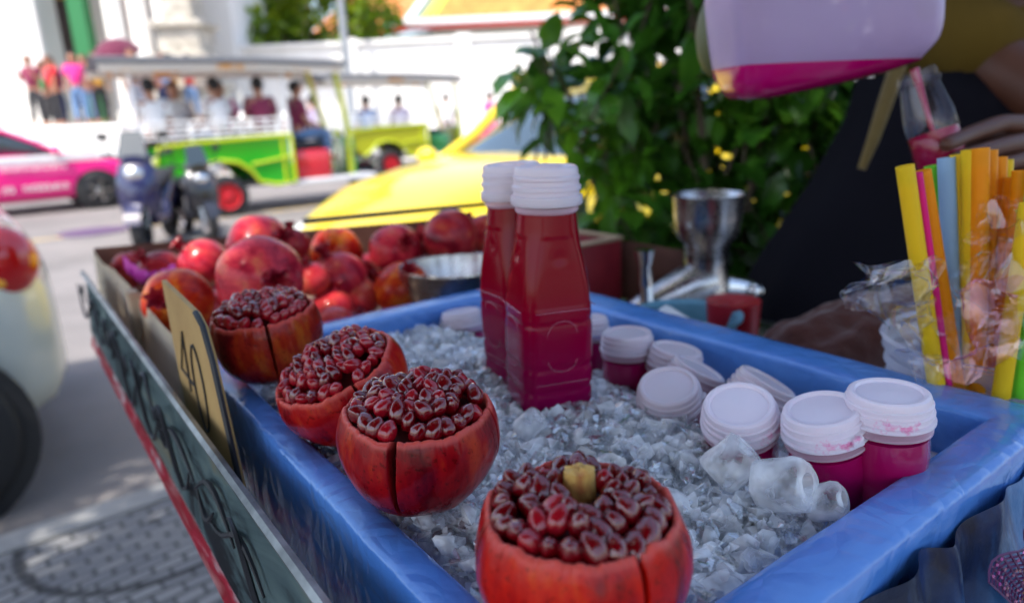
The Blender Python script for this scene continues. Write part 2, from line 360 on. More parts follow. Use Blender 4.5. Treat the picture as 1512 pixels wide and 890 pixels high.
def make_pose(sit=False, arm=0):
    # faces +x. joints
    hip = .95 if not sit else .48
    H = Vector((0, 0, hip)); ch = Vector((.02, 0, hip + .38)); nk = Vector((.02, 0, hip + .56)); hd = Vector((.04, 0, hip + .70))
    V = [H, H + Vector((0, 0, .18)), ch, nk, hd + Vector((0, 0, -.05)), hd + Vector((0, 0, .06))]
    E = [(0, 1), (1, 2), (2, 3), (3, 4), (4, 5)]; Rr = [(.15, .11), (.13, .1), (.15, .11), .05, .085, .08]
    sv, se, sr = [V[0], V[1], V[2], nk - Vector((0, 0, .03))], [(0, 1), (1, 2), (2, 3)], [(.19, .15), (.18, .145), (.20, .155), .085]
    tv, te, tr = [H + Vector((0, 0, .04)), H], [(0, 1)], [(.15, .12), (.16, .13)]
    for sy in (-1, 1):
        sh = Vector((.0, sy * .18, hip + .47)); elb = sh + Vector((.05, sy * .05, -.28)); hn = elb + (Vector((.2, -sy * .04, -.08)) if (sit or arm) else Vector((.08, 0, -.25)))
        if arm == 2: hn = elb + Vector((.18, -sy * .03, .2))
        k = len(V); V += [sh, elb, hn, hn + (hn - elb).normalized() * .1]; E += [(2, k), (k, k + 1), (k + 1, k + 2), (k + 2, k + 3)]; Rr += [.055, .042, .03, (.038, .02)]
        k = len(sv); sv += [sh, sh.lerp(elb, .75)]; se += [(2, k), (k, k + 1)]; sr += [.088, .076]
        hj = H + Vector((0, sy * .1, -.05))
        if sit: kn = H + Vector((.42, sy * .13, .02)); an = kn + Vector((.02, 0, -.42))
        else: kn = hj + Vector((.03, sy * .01, -.40)); an = kn + Vector((-.05 * sy, 0, -.42))
        toe = an + Vector((.15, 0, -.04))
        k = len(V); V += [hj, kn, an, toe]; E += [(0, k), (k, k + 1), (k + 1, k + 2), (k + 2, k + 3)]; Rr += [.085, .06, .042, .035]
        k = len(tv); tv += [hj, kn, an.lerp(kn, .08)]; te += [(1, k), (k, k + 1), (k + 1, k + 2)]; tr += [.105, .08, .065]
    bd = skin_mesh('body', V, E, Rr)
    add_ball(bd, hd, .1, (1.0, .82, 1.15)); add_ball(bd, hd + Vector((.105, 0, -.01)), .018, (1, .7, 1.2))
    for sy in (-1, 1): add_ball(bd, hd + Vector((0, sy * .083, 0)), .022, (1, .5, 1.3))
    hb = bmesh.new(); bmesh.ops.create_icosphere(hb, subdivisions=3, radius=1)
    for v in hb.verts:
        if v.co.z < .1 and v.co.x > -.1: v.co = v.co * .9
    bmesh.ops.transform(hb, matrix=Matrix.Translation(hd + Vector((-.022, 0, .03))) @ Matrix.Diagonal((.108, .094, .112, 1)), verts=hb.verts)
    for f in hb.faces: f.smooth = True
    hm = bpy.data.meshes.new('hair'); hb.to_mesh(hm); hb.free()
    return dict(body=bd, shirt=skin_mesh('shirt', sv, se, sr), trousers=skin_mesh('trousers', tv, te, tr, root=1), hair=hm)
POSE = {'stand': make_pose(), 'phone': make_pose(arm=2), 'sit': make_pose(True)}
CL = {k: cloth(k + ' cloth', v) for k, v in dict(white=(.8, .78, .76), red=(.6, .02, .03), yellow=(.75, .4, .03), orange=(.7, .2, .02), pink=(.75, .03, .25), navy=(.02, .03, .1), maroon=(.2, .02, .06), blue=(.2, .35, .6), denim=(.12, .22, .4), grey=(.3, .3, .34), green=(.05, .25, .08), black=(.02, .02, .025), lilac=(.5, .42, .6)).items()}
HAIR = mat('black hair', (.012, .01, .01), .5); HAIRB = mat('brown hair', (.1, .04, .02), .5)

def tuktuk(loc, rz, label, panel, trim, seat, canopy, group='long tuk-tuks on the street'):
    t = empty('tuk_tuk', loc, rz, label, 'tuk-tuk', group)
    W_ = .66
    # side body: green panel with curved fender
    for sy in (-1, 1):
        y = sy * W_
        def prof(k):   # outline of the flank
            return k
        pts = [(-.85, .78), (-.80, 1.02), (-.3, 1.06), (1.05, 1.10), (1.05, .42), (.75, .40), (.5, .46), (.40, .62), (.22, .74), (0, .78), (-.22, .74), (-.38, .6), (-.5, .5), (-.62, .52)]
        f = MB(); f.poly([(x, y, z) for x, z in pts], .05, (0, -sy, 0)); f.build('side_panel', panel, t, smooth=False)
        tr = MB(); yy = y + sy * .012
        tr.tube([(-.85, yy, .8), (-.80, yy, 1.03), (-.3, yy, 1.07), (1.05, yy, 1.11)], .025, 6)
        tr.tube([(1.04, yy, 1.1), (1.04, yy, .42), (.75, yy, .40), (.5, yy, .46), (.40, yy, .63), (.22, yy, .76), (0, yy, .8), (-.22, yy, .76), (-.38, yy, .62), (-.55, yy, .5)], .03, 6)
        tr.tube([(.42, yy, .72), (.6, yy, .74), (1.04, yy, .8)], .022, 6); tr.tube([(.9, yy, .44), (.9, yy, 1.08)], .02, 6)
        tr.build('trim', trim, t)
        # white rail
        rl = MB()
        for zz in (1.14, 1.21, 1.28, 1.36): rl.tube([(-1.05, y, zz), (1.05, y, zz)], .014, 6)
        for xx in (-1.05, -.7, -.35, 0, .35, .7, 1.05): rl.tube([(xx, y, 1.08), (xx, y, 1.38)], .014, 6)
        rl.build('rail', whitepaint, t)
        for xx in (-1.0, 1.02): MB().tube([(xx, y, .7), (xx, y, 2.12)], .022, 6).build('post', whitepaint, t)
        MB().tube([(2.05, sy * .42, .45), (2.02, sy * .5, 1.2), (1.85, sy * .6, 2.1)], .045, 6).build('front_post', trim, t)
        wl = wheel('wheel', t, (0, sy * (W_ + .05), .30), .30, .14, RED, spokes=8)
        if sy > 0: wl.rotation_euler = (0, 0, PI)
        MB().ball((-.86, sy * .55, .86), .09, 2, (.8, 1, .9)).build('tail_lamp', mat('pale lamp', (.8, .8, .5), .2, coat=1), t)
    MB().box((-.86, 0, .66), (.1, 1.25, .12), bevel=.03).build('bumper', whitepaint, t)
    MB().box((.55, 0, .42), (2.9, 1.1, .06)).build('floor_pan', darkmetal, t, smooth=False)
    MB().box((1.7, 0, .40), (1.35, 1.3, .07), bevel=.02).build('running_board', whitepaint, t)
    for yy in (-.42, .42): MB().box((0, yy, .84), (1.9, .36, .1), bevel=.03).build('bench', seat, t)
    MB().box((1.38, 0, .65), (.55, 1.22, .44), bevel=.05).build('engine_box', seat, t)
    MB().box((1.36, 0, .93), (.5, .9, .12), bevel=.05).build('driver_seat', black, t)
    MB().box((2.12, 0, .72), (.12, .75, .62), bevel=.06).build('front_shield', panel, t)
    MB().tube([(2.0, 0, .9), (1.9, 0, 1.15)], .03).tube([(1.88, -.35, 1.17), (1.93, 0, 1.12), (1.88, .35, 1.17)], .018).build('handlebar', chrome, t)
    MB().lathe([(.1, 0), (.12, .05), (.1, .1), (.01, .11)], 16, Matrix.Translation((2.12, 0, .95)) @ Matrix.Rotation(PI / 2, 4, 'Y')).build('headlight', chrome, t)
    wheel('front_wheel', t, (2.45, 0, .27), .27, .12, metal, spokes=8)
    MB().grid(lambda i, j: Vector((2.2 + .5 * i, -.12 + .24 * j, .52 + .12 * math.sin(i * PI))), 8, 3).build('front_mudguard', panel, t)
    cn = MB(); cn.grid(lambda i, j: Vector((-1.35 + 3.45 * i, -.78 + 1.56 * j, 2.14 + .13 * math.sin(j * PI) - .12 * max(0, i - .6) ** 1.2 + .0 * i)), 20, 10)
    bmesh.ops.solidify(cn.b, geom=cn.b.faces[:], thickness=.05)
    cn.build('canopy', canopy, t)
    vl = MB()
    for sy in (-1, 1): vl.grid(lambda i, j: Vector((-1.35 + 3.3 * i, sy * .785, 2.12 - .1 * j - .1 * max(0, i - .6))), 30, 2)
    bmesh.ops.solidify(vl.b, geom=vl.b.faces[:], thickness=.01); vl.build('canopy_valance', vary(mat('valance', (.7, .5, .2), .6), [(.75, .72, .66), (.78, .74, .66), (.8, .4, .05)], (1.5, 1.5, 1.5), pos=[.3, .56, .64]), t)
    v2 = MB()
    for sy in (-1, 1): v2.grid(lambda i, j: Vector((-1.38 + 3.36 * i, sy * .80, 2.19 - .07 * j - .1 * max(0, i - .6))), 30, 2)
    bmesh.ops.solidify(v2.b, geom=v2.b.faces[:], thickness=.01); v2.build('canopy_edge', canopy, t)
    return t
RED = mat('red rim', (.6, .02, .03), .35)
GREEN = paint('bright green paint', (.015, .36, .008)); LIME = paint('lime yellow trim', (.50, .58, .01)); REDP = paint('red paint', (.62, .005, .02))
greycanvas = mat('grey canvas', (.24, .25, .27), .7)
T1 = (-4.45, 10.85, 0)
tk = tuktuk(T1, SD - .06, 'bright green long tuk-tuk with red wheel and grey canopy carrying passengers', GREEN, LIME, REDP, greycanvas)
tuktuk((-3.0, 16.6, 0), SD - .05, 'second tuk-tuk with yellow trim, partly hidden behind the first', paint('yellow green paint', (.42, .45, .02)), LIME, paint('dark green paint', (.02, .2, .05)), greycanvas)
# three wheels further left: pink seats
def onT(x, y, z, T=T1, rz=SD - .06):
    return (T[0] + x * math.cos(rz) - y * math.sin(rz), T[1] + x * math.sin(rz) + y * math.cos(rz), T[2] + z)
G1 = 'passengers riding in the green tuk-tuk'
seats = [(-.75, -.42, 'passenger with dark hair and white shirt at the rear of the green tuk-tuk', 'white', 'black'), (-.3, .42, 'passenger in white leaning in the middle of the green tuk-tuk', 'white', 'grey'), (.1, -.42, 'passenger in pale lilac top in the green tuk-tuk', 'white', 'denim'), (.35, .42, 'passenger in pink on the far bench of the green tuk-tuk', 'pink', 'navy'), (.72, -.42, 'passenger in maroon top at the front of the green tuk-tuk bench', 'maroon', 'black')]
for i, (x, y, lb, a_, b__) in enumerate(seats):
    person('person', 'sit', onT(x, y, .70), SD + (PI / 2 if y < 0 else -PI / 2) + random.uniform(-.4, .4), lb, CL[a_], CL[b__], HAIR if i % 2 == 0 else HAIRB, group=G1, s=.96)
person('person', 'sit', onT(1.36, -.1, .66), SD, 'tuk-tuk driver in blue jeans and maroon vest at the handlebar', CL['maroon'], CL['denim'], HAIR, s=.96)
G2 = 'passengers in the second tuk-tuk'
for x, y, lb, a_ in ((-.3, -.42, 'passenger in blue sitting in the second tuk-tuk', 'blue'), (.5, -.42, 'passenger in lilac sitting in the second tuk-tuk', 'lilac')):
    person('person', 'sit', onT(x, y, .47, (-3.0, 16.6, 0)), SD + PI / 2, lb, CL[a_], CL['navy'], HAIR, group=G2)

# ---- scooters
def scooter(loc, rz, label, bodym, s=1.0):
    t = empty('scooter', loc, rz, label, 'scooter', 'scooters parked beyond the fruit box'); t.scale = (s, s, s)
    for xx, nm in ((-.6, 'wheel'), (.62, 'wheel')): wheel(nm, t, (xx, 0, .25), .25, .11, metal)
    MB().tube([(.62, -.07, .27), (.5, -.06, .75), (.42, 0, .95)], .025).tube([(.62, .07, .27), (.5, .06, .75)], .025).build('fork', chrome, t)
    loft(MB(), [sec(.60, .10, .45, .72, 2.6), sec(.52, .2, .35, .92, 3), sec(.42, .21, .33, 1.0, 3), sec(.36, .14, .36, .98, 3)]).build('leg_shield', bodym, t)
    loft(MB(), [sec(.38, .13, .26, .36, 4), sec(0, .17, .24, .36, 4), sec(-.12, .15, .26, .6, 3), sec(-.45, .17, .36, .74, 3), sec(-.85, .12, .5, .76, 3), sec(-.98, .05, .6, .74, 3)]).build('body', bodym, t)
    loft(MB(), [sec(-.02, .1, .62, .7, 3), sec(-.2, .15, .68, .79, 3), sec(-.6, .15, .72, .83, 3), sec(-.85, .1, .74, .82, 3)]).build('seat', black, t)
    MB().tube([(.3, -.34, 1.04), (.4, -.12, .99), (.42, 0, 1.0), (.4, .12, .99), (.3, .34, 1.04)], .018).build('handlebar', black, t)
    loft(MB(), [sec(.5, .1, .92, 1.03, 3), sec(.4, .16, .9, 1.08, 3), sec(.34, .1, .92, 1.04, 3)]).build('headset', bodym, t)
    MB().ball((.54, 0, .84), .085, 2, (.6, 1.2, .9)).build('headlight', chrome, t)
    MB().grid(lambda i, j: Vector((.5 - .12 * i, (-.15 + .3 * j) * (1 - .3 * i), 1.02 + .26 * i)), 6, 6).build('windscreen', glass, t)
    for sy in (-1, 1):
        MB().tube([(.32, sy * .24, 1.03), (.34, sy * .3, 1.2)], .008).ball((.34, sy * .3, 1.23), .055, 2, (.3, 1.2, .8)).build('mirror', black, t)
    MB().grid(lambda i, j: Vector((.62 + .3 * math.cos(PI * (.1 + .8 * i)), -.08 + .16 * j, .25 + .3 * math.sin(PI * (.1 + .8 * i)))), 10, 2).build('mudguard', bodym, t)
    return t
scooter((-4.05, 8.1, 0), R(-78), 'dark blue scooter with small windscreen parked on the road', paint('deep blue paint', (.008, .008, .055)))
scooter((-3.78, 8.55, 0), R(-52), 'black scooter with round chrome lamp beside the dark blue one', paint('black paint', (.015, .015, .02)), .85)
MB().lathe([(.42, .004), (.42, .014), (.01, .016)], 32, Matrix.Translation((-5.5, 9.3, .004))).build('shadow_patch', mat('purple grey shadow tone', (.1, .06, .13), .5))  # dark disc laid on the road in place of a cast shadow
tag(bpy.data.objects['shadow_patch'], 'round purplish disc standing for a shadow on the road left of the scooters', 'shadow patch')

# ================================================================== FAR SIDE: hall, wall, temple, trees, crowd
stone = vary(mat('white render', (.78, .76, .72), .8), [(.68, .66, .62), (.82, .8, .77)], (.8, .8, .3))
gold = mat('gold paint', (.55, .38, .06), .5); dgreen = mat('green paint', (.02, .16, .05), .5); redb = mat('red brown paint', (.3, .04, .04), .6)
orange = vary(mat('orange roof tiles', (.75, .25, .05), .5), [(.65, .18, .04), (.82, .33, .08)], (2, 2, 2)); 
n, l, b = nodes(orange); 
tc = n.new('ShaderNodeTexCoord'); wvv = n.new('ShaderNodeTexWave'); wvv.inputs['Scale'].default_value = 2.2; wvv.bands_direction = 'X'; bpp = n.new('ShaderNodeBump'); bpp.inputs['Distance'].default_value = .05
l.new(tc.outputs['Object'], wvv.inputs[0]); l.new(wvv.outputs[0], bpp.inputs['Height']); l.new(bpp.outputs[0], b.inputs['Normal'])
greent = mat('green roof tiles', (.08, .25, .16), .5); yelt = mat('yellow roof tiles', (.8, .5, .05), .5)
hall = empty('temple_hall', (-12.9, 22, 0), 0, 'white columned hall with gold framed doors behind the crowd at left', 'hall')
def hb(name, x0, x1, y0, y1, z0, z1, m, bev=.02):
    o = MB().box(((x0 + x1) / 2 + 14, (y0 + y1) / 2 - 22, (z0 + z1) / 2), (x1 - x0, y1 - y0, z1 - z0), bevel=bev).build(name, m, hall, smooth=False); return o
hb('platform', -26, -8.8, 18.2, 34, .1, 1.45, stone, .04)
hb('wall', -26, -9.6, 24, 34, 1.45, 9.5, stone)
hb('plinth_moulding', -26, -9.55, 23.7, 24, 1.45, 2.0, stone, .06)
hb('roof_edge', -27, -9.0, 20.5, 35, 9.5, 10.1, redb)
for cx in (-18.2, -14.85):
    hb('column', cx - .8, cx + .8, 21.2, 22.3, 1.45, 9.5, stone, .12); hb('column_base', cx - .95, cx + .95, 21.0, 22.5, 1.45, 2.0, stone, .08)
for k in range(4): 
    o = MB().lathe([(.36, 0), (.36, .3), (.26, .4), (.25, 7.6), (.34, 7.9), (.34, 8.05)], 20, closed=True).build('column', stone, hall, loc=(-12.25 + k * .72 + 14, 21.9 - 22, 1.45))
hb('door_frame', -14.4, -14.15, 23.5, 24, 1.45, 7.5, gold); hb('door_frame', -15.75, -15.4, 23.5, 24, 1.45, 7.5, gold)
hb('door', -15.4, -14.4, 23.75, 24, 1.45, 7.2, mat('dark doorway', (.03, .02, .02), .6)); hb('door_lintel', -15.75, -14.15, 23.45, 24, 5.3, 5.9, gold)
hb('green_panel', -13.2, -12.75, 21.3, 21.7, 1.45, 9.5, dgreen); hb('red_panel', -12.7, -12.4, 23.6, 24, 4.2, 6.5, redb)
# carved stone pedestal at the corner
ped = MB()
for i_, (w_, z_, h_) in enumerate(((1.9, .1, 1.3), (1.5, 1.4, .9), (1.8, 2.3, .25), (1.4, 2.55, .5), (1.7, 3.05, .25), (1.2, 3.3, .7), (1.5, 4.0, .2), (.9, 4.2, 1.4), (1.1, 5.6, .2), (.5, 5.8, 1.2))):
    ped.box((0, 0, z_ + h_ / 2), (w_, w_, h_), bevel=.06)
tag(ped.build('stone_pedestal', vary(mat('carved stone', (.5, .46, .38), .85), [(.3, .27, .22), (.62, .58, .5)], (3, 3, 3), bump=.8, bscale=8, bdist=.1), smooth=False, loc=(-9.1, 21.8, .0)), 'tiered carved stone pedestal at the corner of the columned hall', 'pedestal')
# white boundary wall
bw = empty('boundary_wall', (-3, 24.5, 0), 0, 'long bright white boundary wall beyond the tuk-tuks', 'wall')
MB().box((3.5, 0, 1.85), (19, .5, 3.5), bevel=.03).build('wall_panel', stone, bw, smooth=False)
MB().box((3.5, 0, 3.66), (19.2, .75, .14), bevel=.04).box((3.5, 0, .3), (19.1, .7, .4), bevel=.03).build('coping', stone, bw, smooth=False)
for k in range(6): MB().box((-5.6 + 3.7 * k, -.06, 1.95), (.5, .6, 3.72), bevel=.03).build('pier', stone, bw, smooth=False)
# temple roof beyond
tp = empty('temple_building', (0, 34, 0), 0, 'white temple building with orange green and yellow tiled roof', 'temple')
for k in range(3): MB().box((-2.6 + 1.9 * k, .42, 4.1), (1.2, .12, 1.0)).build('window', mat('brown shutters', (.14, .07, .05), .6), tp, smooth=False)
ez, ey = 5.05, -1.6
ex0, ex1 = -3.9, 19; rz_, ry, rx0 = 11.5, 5, .5
MB().poly([(ex0 + 1, ey + 1.2, 0), (ex0 - 6, ey + 9.5, 0), (ex0 - 6, 14, 0), (19, 14, 0), (19, ey + 1.2, 0)], 5, (0, 0, 1)).build('wall', stone, tp, smooth=False)
def quad(a_, b__, c_, d_, m, name, th=.12): 
    return MB().poly([a_, b__, c_, d_], th, (0, -.3, .95)).build(name, m, tp, smooth=False)
def rp(s, t_, lift=0):  # front slope: s along eave 0..1, t up
    e_ = Vector((ex0 + (ex1 - ex0) * s, ey, ez)); r_ = Vector((rx0 + (ex1 - rx0) * s, ry, rz_)); q = e_.lerp(r_, t_); return q + Vector((0, -.3, .95)) * lift
quad(rp(0, 0), rp(1, 0), rp(1, 1), rp(0, 1), greent, 'roof')
quad(rp(.02, .006, .13), rp(1, .006, .13), rp(1, .9, .13), rp(.02, .9, .13), yelt, 'roof_border', .03)
quad(rp(.045, .022, .17), rp(1, .022, .17), rp(1, .85, .17), rp(.045, .85, .17), orange, 'roof_field', .03)
def lp(s, t_, lift=0):   # left hip slope
    e_ = Vector((ex0 - 7.5 * s, ey + 9 * s, ez)); r_ = Vector((rx0 - 5 * s, ry + 6 * s, rz_)); q = e_.lerp(r_, t_); return q + Vector((-.6, 0, .8)) * lift
def lowroof(x0, x1, m, name, dy, k): pass
MB().poly([lp(0, 0), lp(1, 0), lp(1, 1), lp(0, 1)], .1, (-.5, 0, .8)).build('hip_roof', greent, tp, smooth=False)
MB().poly([lp(.06, .05, .14), lp(.97, .05, .14), lp(.97, .9, .14), lp(.06, .9, .14)], .04, (-.5, 0, .8)).build('hip_roof_field', orange, tp, smooth=False)
MB().tube([rp(0, -.02, .16), rp(0, .5, .2), rp(0, 1, .25)], .22, 8).build('ridge', whitepaint, tp)
MB().box(((ex0 + ex1) / 2, ey - .05, ez - .1), (ex1 - ex0 + .2, .3, .16)).build('eave_red', mat('red fascia', (.65, .03, .02), .5), tp, smooth=False)
MB().box(((ex0 + ex1) / 2, ey - .12, ez + .12), (ex1 - ex0 + .3, .35, .26), bevel=.03).build('eave_white', whitepaint, tp, smooth=False)
MB().tube([lp(0, -.01), lp(1, -.01)], .16, 6).build('side_eave', mat('red side fascia', (.6, .05, .03), .5), tp, smooth=False)
# lamp pole
lp_ = empty('street_lamp', (-4.85, 23.3, .1), 0, 'tall grey street lamp pole in front of the white wall', 'street lamp')
MB().lathe([(.2, 0), (.2, .5), (.14, .6), (.12, 3), (.09, 8)], 16, closed=True).build('pole', mat('grey pole', (.3, .32, .34), .5, .4), lp_)
MB().tube([(0, 0, 7.9), (.5, -.3, 8.4), (1.4, -.8, 8.5)], .05).build('arm', metal, lp_); MB().ball((1.6, -.95, 8.45), .25, 2, (1.4, .7, .4)).build('lamp_head', whitepaint, lp_)

def leaf_cloud(clumps, leaf, per, m, name, parent=None, seed=1, up=.3, fold=.25, wid=.5):
    rnd = random.Random(seed); V, F = [], []
    for (c, r_) in clumps:
        c = Vector(c); r3 = Vector(r_) if isinstance(r_, tuple) else Vector((r_, r_, r_))
        for _ in range(per):
            d = Vector((rnd.gauss(0, 1), rnd.gauss(0, 1), rnd.gauss(0, 1))).normalized() * rnd.random() ** .4
            p = c + Vector((d.x * r3.x, d.y * r3.y, d.z * r3.z))
            t = (d * .7 + Vector((rnd.gauss(0, .5), rnd.gauss(0, .5), rnd.gauss(0, .5) - up))).normalized()
            nn = t.cross(Vector((rnd.gauss(0, .4), rnd.gauss(0, .4), 1))).normalized(); up_ = nn.cross(t).normalized()
            L_ = leaf * rnd.uniform(.5, 1.45); w_ = L_ * wid * rnd.uniform(.8, 1.15)
            k = len(V); droop = -up_ * L_ * .12
            mid = [p, p + t * L_ * .35, p + t * L_ * .7 + droop * .5, p + t * L_ + droop * 1.6]
            V += [mid[0], mid[1] + nn * w_ * .5 + up_ * L_ * fold * .4, mid[2] + nn * w_ * .42 + up_ * L_ * fold * .35 , mid[3], mid[2] - nn * w_ * .42 + up_ * L_ * fold * .35, mid[1] - nn * w_ * .5 + up_ * L_ * fold * .4, mid[1], mid[2]]
            F += [(k, k + 6, k + 1), (k + 6, k + 7, k + 2, k + 1), (k + 7, k + 3, k + 2), (k, k + 5, k + 6), (k + 5, k + 4, k + 7, k + 6), (k + 4, k + 3, k + 7)]
    me = bpy.data.meshes.new(name); me.from_pydata(V, [], F); me.update()
    return link(name, me, m, parent)
def leafmat(name, cols, rough=.35, tr=.35, spread=2.5):
    m = mat(name, cols[1], rough); vary(m, cols, (spread,) * 3, detail=3)
    n, l, b = nodes(m)
    gi = n.new('ShaderNodeNewGeometry'); hs = n.new('ShaderNodeHueSaturation'); mr = n.new('ShaderNodeMapRange'); mr.inputs[3].default_value = .55; mr.inputs[4].default_value = 1.5
    src = b.inputs['Base Color'].links[0].from_socket
    l.new(gi.outputs['Random Per Island'], mr.inputs[0]); l.new(mr.outputs[0], hs.inputs['Value']); l.new(src, hs.inputs['Color']); l.new(hs.outputs[0], b.inputs['Base Color'])
    t = n.new('ShaderNodeBsdfTranslucent'); ms = n.new('ShaderNodeMixShader'); ms.inputs[0].default_value = tr
    h2 = n.new('ShaderNodeHueSaturation'); h2.inputs['Value'].default_value = 1.8; h2.inputs['Hue'].default_value = .48; l.new(hs.outputs[0], h2.inputs['Color']); l.new(h2.outputs[0], t.inputs[0])
    out = [x for x in n if x.type == 'OUTPUT_MATERIAL'][0]
    l.new(b.outputs[0], ms.inputs[1]); l.new(t.outputs[0], ms.inputs[2]); l.new(ms.outputs[0], out.inputs[0]); return m
bark = vary(mat('bark', (.12, .09, .06), .9), [(.07, .05, .035), (.18, .14, .1)], (4, 4, 2), bump=.8, bscale=14, bdist=.03)
def tree(name, base, h, clumps, leaf, per, lm, label, tr=.2, seed=2, group=None):
    t = empty(name, base, 0, label, 'tree', group)
    b_ = MB(); top = Vector((0, 0, h * .55)); b_.tube([(0, 0, 0), (tr * .3, 0, h * .3), tuple(top)], [tr, tr * .75, tr * .5], 10)
    for c, r_ in clumps: b_.tube([tuple(top - Vector((0, 0, h * .12))), tuple((Vector(c) + top) / 2 + Vector((0, 0, .1))), c], [tr * .4, tr * .25, tr * .08], 6)
    b_.build('trunk', bark, t); leaf_cloud(clumps, leaf, per, lm, 'crown', t, seed); return t
far_leaf = leafmat('sunny leaves', [(.03, .08, .005), (.12, .20, .006), (.30, .34, .01)], tr=.4, spread=.35)
rnd = random.Random(5)
for i, (x, y, lb) in enumerate(((-9.8, 28.5, 'leafy green tree behind the white wall beside the stone pedestal'), (-7.0, 29.5, 'sunlit yellow green tree left of the temple roof behind the wall'), (-12.5, 31, 'green tree rising behind the columned hall corner'))):
    cl = [((rnd.gauss(0, 1.1), rnd.gauss(0, 1.1), 5 + rnd.uniform(-1.3, 2.6)), rnd.uniform(.7, 1.3)) for _ in range(16)]
    tree('tree', (x, y, .1), 6.5, cl, .34, 260, far_leaf, lb, seed=i + 20, group='trees behind the white wall')

# crowd
random.seed(21)
crowd = [(-12.6, 19.3, 'stand', 'red', 'black', 'navy', 'person in a red shirt with dark backpack standing by the column'), (-11.9, 19.6, 'phone', 'navy', 'denim', None, 'person in navy top and blue jeans in the crowd'), (-11.4, 19.2, 'stand', 'yellow', 'black', 'black', 'person in a yellow shirt with a black bag in the crowd'), (-10.8, 19.8, 'stand', 'orange', 'grey', None, 'person in an orange shirt under the maroon parasol'),
         (-10.3, 19.1, 'phone', 'lilac', 'denim', None, 'person in a lilac top right of the parasol'), (-9.9, 19.7, 'stand', 'blue', 'navy', None, 'person in a light blue shirt at the platform end'), (-14.9, 19.2, 'stand', 'white', 'denim', None, 'person in white with dark hair left of the thick column'), (-15.4, 19.6, 'phone', 'lilac', 'grey', None, 'person in pale lilac at the left edge of the crowd'), (-13.1, 20.2, 'phone', 'pink', 'navy', None, 'person in a pink top behind the person in red')]
crowd += [(-13.0, 19.1, 'phone', 'maroon', 'black', None, 'person in maroon at the front of the platform beside the navy top'), (-11.7, 18.8, 'stand', 'pink', 'denim', None, 'person in pink at the platform front below the yellow shirt'), (-10.2, 18.7, 'stand', 'black', 'grey', None, 'person in black by the platform front right of the parasol'), (-14.2, 18.9, 'stand', 'black', 'denim', None, 'person in black leaning at the thick column'), (-9.9, 20.2, 'stand', 'yellow', 'navy', None, 'person in yellow at the right end of the platform crowd'), (-12.2, 20.4, 'phone', 'yellow', 'black', None, 'person in yellow behind the person in navy'), (-11.0, 20.6, 'stand', 'white', 'navy', None, 'person in white behind the yellow shirt with the black bag'), (-10.5, 20.9, 'stand', 'maroon', 'black', None, 'person in maroon behind the lilac top'), (-13.6, 20.6, 'stand', 'green', 'black', None, 'person in green in the shade of the doorway'), (-9.6, 20.6, 'phone', 'red', 'denim', None, 'person in red near the stone pedestal'), (-15.9, 20.5, 'stand', 'white', 'black', None, 'person in white at the picture edge behind the lilac top')]
for x, y, po, a_, b__, bg, lb in crowd:
    person('person', po, (x + .9, y, 1.45), random.uniform(-2.6, -.4), lb, CL[a_], CL[b__], random.choice((HAIR, HAIRB)), group='people on the hall platform', bag=CL[bg] if bg else None)
for x, y, a_, lb in ((-6.2, 17.8, 'white', 'person in white walking behind the rear of the green tuk-tuk'), (-5.3, 18.2, 'white', 'person in white walking behind the middle of the green tuk-tuk'), (-4.6, 17.6, 'lilac', 'person in lilac walking between the two tuk-tuks'), (-7.0, 18, 'yellow', 'person in yellow walking beyond the pink taxi bonnet'), (-1.6, 20.5, 'white', 'person in white near the second tuk-tuk front'), (-.4, 21, 'pink', 'person in pink beyond the crimson pickup')):
    person('person', 'stand', (x, y, .1), random.uniform(-3, 3), lb, CL[a_], CL['grey'], HAIR, group='people on the far pavement')
ps = empty('parasol', (-9.9, 19.3, 1.45), 0, 'maroon parasol held above the crowd beside the orange shirt', 'parasol')
MB().lathe([(.0, .34), (.25, .30), (.45, .18), (.58, .0), (.56, .0), (.44, .16), (.24, .28), (.0, .32)], 24, Matrix.Translation((0, 0, 1.75)) @ Matrix.Rotation(.5, 4, 'X')).build('parasol_cover', cloth('maroon parasol cloth', (.10, .003, .03)), ps)
MB().tube([(0, 0, .95), (0, -.1, 2.05)], .012).build('parasol_pole', metal, ps)
br_ = empty('crowd_barrier', (-9.0, 16.4, .1), SD, 'white railing barrier behind the pink taxi bonnet', 'barrier')
q = MB(); 
for zz in (.2, 1.05, 1.25): q.tube([(-1.6, 0, zz), (2.2, 0, zz)], .04, 6)
for k in range(14): q.tube([(-1.6 + k * .292, 0, .2), (-1.6 + k * .292, 0, 1.25)], .02, 6)
q.build('railing', whitepaint, br_)

# ================================================================== CART
CR = TA
def cempty(name, u, v, d, label, cat, group=None, rz=0): return empty(name, P(u, v, d), CR + rz, label, cat, group)
cart = cempty('vendor_cart', 0, 0, 1.18, 'metal street vendor cart with teal painted side board and red strip', 'cart')
def z(d): return 1.18 - d      # local height in the cart empty for drop d
boardm = vary(mat('teal painted board', (.1, .17, .17), .5), [(.015, .018, .025), (.11, .17, .18), (.18, .26, .26), (.30, .26, .16)], (9, 5, 14), detail=6, pos=[.38, .45, .55, .7], dist=1.2, bump=.3, bscale=30)
MB().grid(lambda i, j: Vector((-.05 - .004 * math.sin(j * PI) - .006 * j + .002 * noise.noise((i * 9, j * 3, 0)), -.35 + 1.40 * i, z(.205 + .09 * j))), 60, 8)
bd = MB(); bd.grid(lambda i, j: Vector((-.05 - .008 * j + .002 * noise.noise((i * 12, j * 3, 0)), -.35 + 1.40 * i, z(.205 + .088 * j))), 60, 8)
bmesh.ops.solidify(bd.b, geom=bd.b.faces[:], thickness=.006); bd.build('side_board', boardm, cart)
